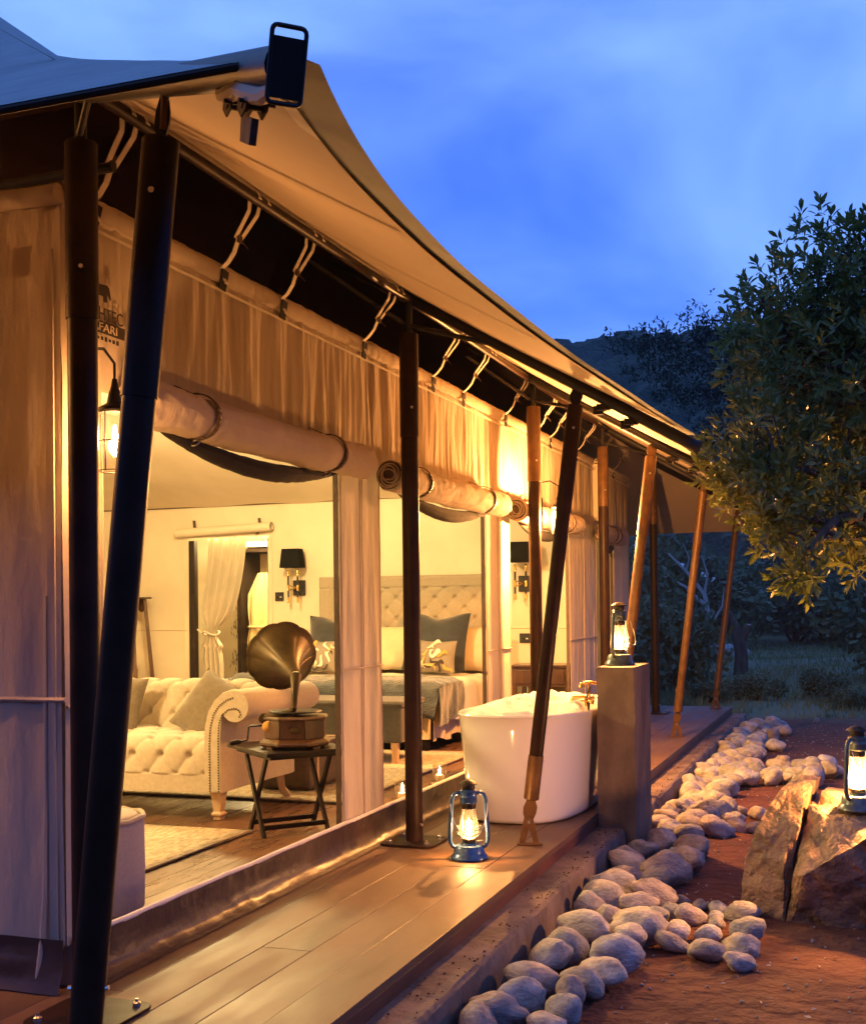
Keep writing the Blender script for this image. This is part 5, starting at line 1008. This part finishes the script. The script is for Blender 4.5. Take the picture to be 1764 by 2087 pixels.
# dark flat-topped acacia behind
ac = thing('acacia_tree', 'dark thin-layered acacia silhouetted against the hill behind the leafy tree', 'tree', (1.5, 33.0, -.2))
am = MB(); am.tube([(1.5, 33, -.4), (1.3, 33, 2.5), (.8, 33, 4.5), (0., 33, 6)], [.25, .2, .16, .1], 8); V = []; F = []
ra_ = random.Random(9)
LAY = [(-4.5, 8.3, 2.2, .25), (-3.6, 7.6, 2.6, .22), (-3.2, 6.9, 2.2, .3), (-2.2, 8.7, 2.4, .4), (-1.0, 7.8, 2.6, .5), (-2.2, 6.2, 2.2, .5), (-1.2, 5.4, 2.4, .6), (.6, 6.6, 3., .8), (1, 8.8, 2.6, .6), (-3.0, 5.6, 1.6, .3), (-2.0, 4.9, 1.6, .35)]
for x, z, rx, rz_ in LAY:
    am.tube([(.5, 33, 4.8), ((x + .5) / 2, 33, (z + 4.8) / 2 + .1), (x, 33, z), (x - rx * .7, 33, z + .15)], [.09, .06, .035, .015], 6)
    for k in range(520):
        a = ra_.uniform(0, 2 * pi); q = sqrt(ra_.random()); P = Vector((x + rx * q * cos(a), 33 + rx * .7 * q * sin(a), z + rz_ * ra_.gauss(0, .55) + .25 * noise.noise(Vector((x + rx * q * cos(a), z, 0)) * 1.3)))
        for j in range(4): leaf_quad(P + rdir(ra_) * .09, (rdir(ra_) + Vector((0, 0, .2))).normalized(), Vector((0, 0, 1)) + rdir(ra_) * .5, ra_.uniform(.09, .18), .025, V, F)
am.build('trunk', m_bark, ac); cm = MB(); cm.v = V; cm.f = F; tag(cm.build('crown', m_leafC, ac, smooth=0, normals=False), kind='stuff')
# bushes between the meadow and the hill
def bush_meshes(seed, n_=2600, lf_=.11):
    r = random.Random(seed); V = []; F = []; lob = [(r.uniform(-.55, .55), r.uniform(-.4, .4), r.uniform(.3, .85), r.uniform(.3, .5)) for _ in range(7)]
    for k in range(n_):
        x, y, z, q = r.choice(lob); d = rdir(r); P = Vector((x, y, z)) + d * q * (.55 + .5 * r.random()) * (1 + .3 * noise.noise(d * 2.5 + Vector((x * 7, seed, 0))))
        if P.z < .02: continue
        leaf_quad(P, (d * .6 + rdir(r)).normalized(), (d + rdir(r) * .5).normalized(), r.uniform(.6, 1.3) * lf_, lf_ * .28, V, F)
    m = MB(); m.v = V; m.f = F; me = m.mesh('bush_foliage', m_leafB, 0, False)
    t_ = MB()
    for x, y, z, q in lob: t_.tube([(0, 0, -.05), (x * .4, y * .4, z * .5), (x, y, z)], [.03, .02, .008], 5)
    return me, t_.mesh('stems', m_bark)
BM = [bush_meshes(s_) for s_ in (1, 2, 3, 4)]
def bush(x, y, sx, sz, k, label, group=None, z=None):
    t = thing('bush', label, 'bush', (x, y, gheight(x, y) - .05 if z is None else z), random.uniform(0, 6), group); t.scale = (sx, sx, sz)
    a = bpy.data.objects.new('foliage', BM[k % 4][0]); b = bpy.data.objects.new('stems', BM[k % 4][1])
    for o in (a, b): COL.objects.link(o); o.parent = t
rb_ = random.Random(21)
bush(1.05, 25.2, 2.1, 1.75, 0, 'big dark bush standing alone right of the stump')
GBU = 'bushes along the back of the meadow'; LBU = 'dark bush in the thicket behind the meadow'
for i in range(46):
    y = rb_.uniform(38, 72); x = rb_.uniform(-.34, .13) * y; s_ = rb_.uniform(1.5, 3.2); bush(x, y, s_, s_ * rb_.uniform(.7, 1.15), i, '%s dark bush, %s of the thicket, %s' % ('tall' if s_ > 2.5 else 'low' if s_ < 2.0 else 'middling', 'near edge' if y < 48 else 'middle' if y < 60 else 'back', 'behind the tent end' if x < -.17 * y else 'behind the leaning posts' if x < -.09 * y else 'above the stump' if x < 0 else 'behind the big lone bush'), GBU)
for i, (x, y, s_) in enumerate(((-4.3, 17.6, .8), (-3.6, 18.4, 1.0), (-3.0, 20.5, 1.1), (-4.6, 23, 1.5), (-5.6, 27, 1.8), (-3.9, 27, 1.2))): bush(x, y, s_, s_ * (1.3 if i > 1 else 1.0), i, ('smallest', 'second smallest', 'middling', 'large', 'largest', 'farther right')[i] + ' bush growing just past the far end of the deck', 'bushes past the deck')
for i, (x, y, s_) in enumerate(((-1.6, 19.2, .5), (-.6, 19.8, .55), (-2.2, 18.4, .42), (.6, 18.6, .45), (-.2, 17.9, .4))): bush(x, y, s_, s_ * .8, i + 1, ('farther left', 'middle back', 'leftmost', 'rightmost', 'middle front')[i] + ' low scrubby plant at the edge of the red earth', 'low scrub at the edge of the red earth')
# grass
gv = []; gf = []; rg = random.Random(4)
def blade(x, y, h, w):
    z = gheight(x, y) - .01; a = rg.uniform(0, pi); lx, ly = rg.uniform(-.5, .5) * h, rg.uniform(-.5, .5) * h; dx, dy = cos(a) * w, sin(a) * w; b = len(gv)
    gv.extend([(x - dx, y - dy, z), (x + dx, y + dy, z), (x + dx * .6 + lx * .4, y + dy * .6 + ly * .4, z + h * .6), (x - dx * .6 + lx * .4, y - dy * .6 + ly * .4, z + h * .6), (x + lx, y + ly, z + h)]); gf.extend([(b, b + 1, b + 2, b + 3), (b + 3, b + 2, b + 4)])
for i in range(52000):
    y = 15.2 + 30 * rg.random() ** 1.5; x = rg.uniform(-.30, .13) * y - .2
    dens = noise.noise(Vector((x * .5, y * .35, 3))); edge = y - 16.0 - 1.2 * noise.noise(Vector((x * .7, y * .3, 0))) - (.6 if x > -1.5 else -.3)
    if edge < 0 or rg.random() > .55 + dens * .9: continue
    far = y > 24; blade(x, y, rg.uniform(.05, .16) * (1.6 if y < 20 and dens > .1 else 1.0), .004 + .00035 * y)
gm_ = MB(); gm_.v = gv; gm_.f = gf; tag(gm_.build('grass', m_grass, None, smooth=0, normals=False), 'long dusky grass beyond the red earth', kind='stuff')
# forest on the hill
hv = []; hf = []; bmh = bmesh.new(); bmesh.ops.create_icosphere(bmh, subdivisions=2, radius=1); base = [v.co.copy() for v in bmh.verts]; fc_ = [tuple(v.index for v in f.verts) for f in bmh.faces]; bmh.free()
rh = random.Random(17)
for i in range(4200):
    y = 70 + 160 * rh.random() ** .9; x = rh.uniform(-.36, .16) * y - 2; s_ = rh.uniform(1.0, 2.6) * (1 + (y - 70) / 260); z = gheight(x, y) + s_ * .35; b = len(hv); o_ = Vector((rh.uniform(0, 99), rh.uniform(0, 99), 0)); sz = rh.uniform(.7, 1.2)
    for p in base: d = 1 + .42 * noise.noise(p * 1.6 + o_) + .25 * noise.noise(p * 4 + o_); hv.append((x + p.x * s_ * d, y + p.y * s_ * d, z + p.z * s_ * d * sz))
    hf.extend([(b + a, b + c_, b + e) for a, c_, e in fc_])
hm_ = MB(); hm_.v = hv; hm_.f = hf; tag(hm_.build('hillside_forest', m_hill, None, smooth=0, normals=False), 'dense dark forest covering the hill behind the tent', kind='stuff')
# stump, dead tree, second tent, rubble
sp_ = thing('tree_stump', 'broken dead stump standing in the meadow', 'stump', (-2.55, 26.5, gheight(-2.55, 26.5)))
q = MB(); q.tube([(0, 0, -.1), (.02, 0, .4), (-.03, 0, .85), (-.13, 0, 1.12), (-.22, 0, 1.34)], [.17, .14, .14, .08, .05], 9); q.tube([(-.0, 0, .7), (.12, 0, .95), (.17, 0, 1.06)], [.11, .09, .07], 8); q.build('trunk', m_bark, sp_, local=True)
MB().lathe([(.05, 0), (.05, .03)], 8, (-.22, 0, 1.33)).build('broken_top', m_dead, sp_, local=True); MB().lathe([(.07, 0), (.06, .03)], 8, (.17, 0, 1.05)).build('broken_top', m_dead, sp_, local=True)
dt = thing('dead_tree', 'pale bare dead branches between the leaning posts', 'tree', (-3.6, 31, gheight(-3.6, 31)))
q = MB()
for P, r0 in (([(0, 0, 0), (-.1, 0, .9), (-.25, .1, 1.7), (-.7, .1, 2.3), (-1.2, .2, 2.8)], .09), ([(-.2, 0, 1.4), (-.7, -.1, 1.9), (-1.3, 0, 2.2), (-1.7, 0, 2.3)], .05), ([(-.25, .1, 1.7), (-.15, 0, 2.2), (-.3, 0, 2.7)], .045), ([(-.1, 0, .9), (.2, 0, 1.4), (.25, 0, 1.9)], .04), ([(-.7, .1, 2.3), (-.6, 0, 2.6), (-.75, 0, 3.0)], .03)): q.tube(P, [r0 * (1 - .75 * i / (len(P) - 1)) for i in range(len(P))], 7)
q.build('branches', m_dead, dt, local=True)
t2 = thing('far_tent', 'second tent with pale canopy half hidden in the trees beyond', 'tent', (-8.6, 47, gheight(-8.6, 47)))
m_tent2 = mat('pale_canopy', (.50, .55, .56), (.58, .62, .62), rough=.8, scale=2)
MB().grid(lambda u, v: (-4.2 + 7.4 * u, -2 + 5 * v, 2.15 + 1.65 * (1 - abs(2 * u - 1) ** 1.1) - .25 * (1 - u) * 0 + .1 * nz((u * 4, v * 4, 0))), 30, 14).build('canopy', m_tent2, t2, local=True, smooth=180, solid=.02)
MB().box((-.6, 1, .95), (4.6, 3.2, 1.9)).build('tent_body', m_canvas, t2, local=True, smooth=0)
for xx in (-3.6, -.4, 2.7): MB().cyl((xx, -1.8, 0), (xx, -1.8, 2.2), .05, n=8).build('post', m_rust, t2, local=True)
MB().box((.9, -.62, .95), (.9, .02, 1.6)).build('window', m_tent2, t2, local=True, smooth=0)
for i in range(40):
    x = rb_.uniform(-5.2, -3.2); y = rb_.uniform(33, 36); o = bpy.data.objects.new('rubble_stone', rs.choice(SM)); COL.objects.link(o); o.location = (x, y, gheight(x, y) + .05 + .25 * rb_.random()); o.rotation_euler = (rb_.uniform(0, 3), rb_.uniform(0, 3), 0); o.scale = (rb_.uniform(.1, .22),) * 3; tag(o, 'grey stone in the rubble bank behind the dead branches', 'stone', 'rubble bank stones')
for x, y, r in ((-2.5, 15.3, .09), (-2.2, 15.5, .06), (-3.1, 15.2, .08), (-1.5, 15.8, .05), (-1.2, 15.9, .04), (-.6, 15.6, .05)): stone(x, y, gheight(x, y) + r * .4, r, 'small stone at the grass edge past the end of the deck', 'stones at the grass edge')

# ================================================================== AIR
hz = MB().box((-30, 130, 32), (480, 420, 76)).build('haze', m_ink, None, smooth=0); hz.data.materials.clear()
mh = bpy.data.materials.new('dusk_air'); mh.use_nodes = True; nh = mh.node_tree.nodes; nh.remove(nh['Principled BSDF'])
pv = nh.new('ShaderNodeVolumePrincipled'); pv.inputs['Color'].default_value = (.75, .85, 1, 1); pv.inputs['Density'].default_value = .0006; pv.inputs['Anisotropy'].default_value = .0
mh.node_tree.links.new(pv.outputs[0], nh['Material Output'].inputs['Volume']); hz.data.materials.append(mh); tag(hz, 'thin blue dusk air over the valley', kind='stuff')
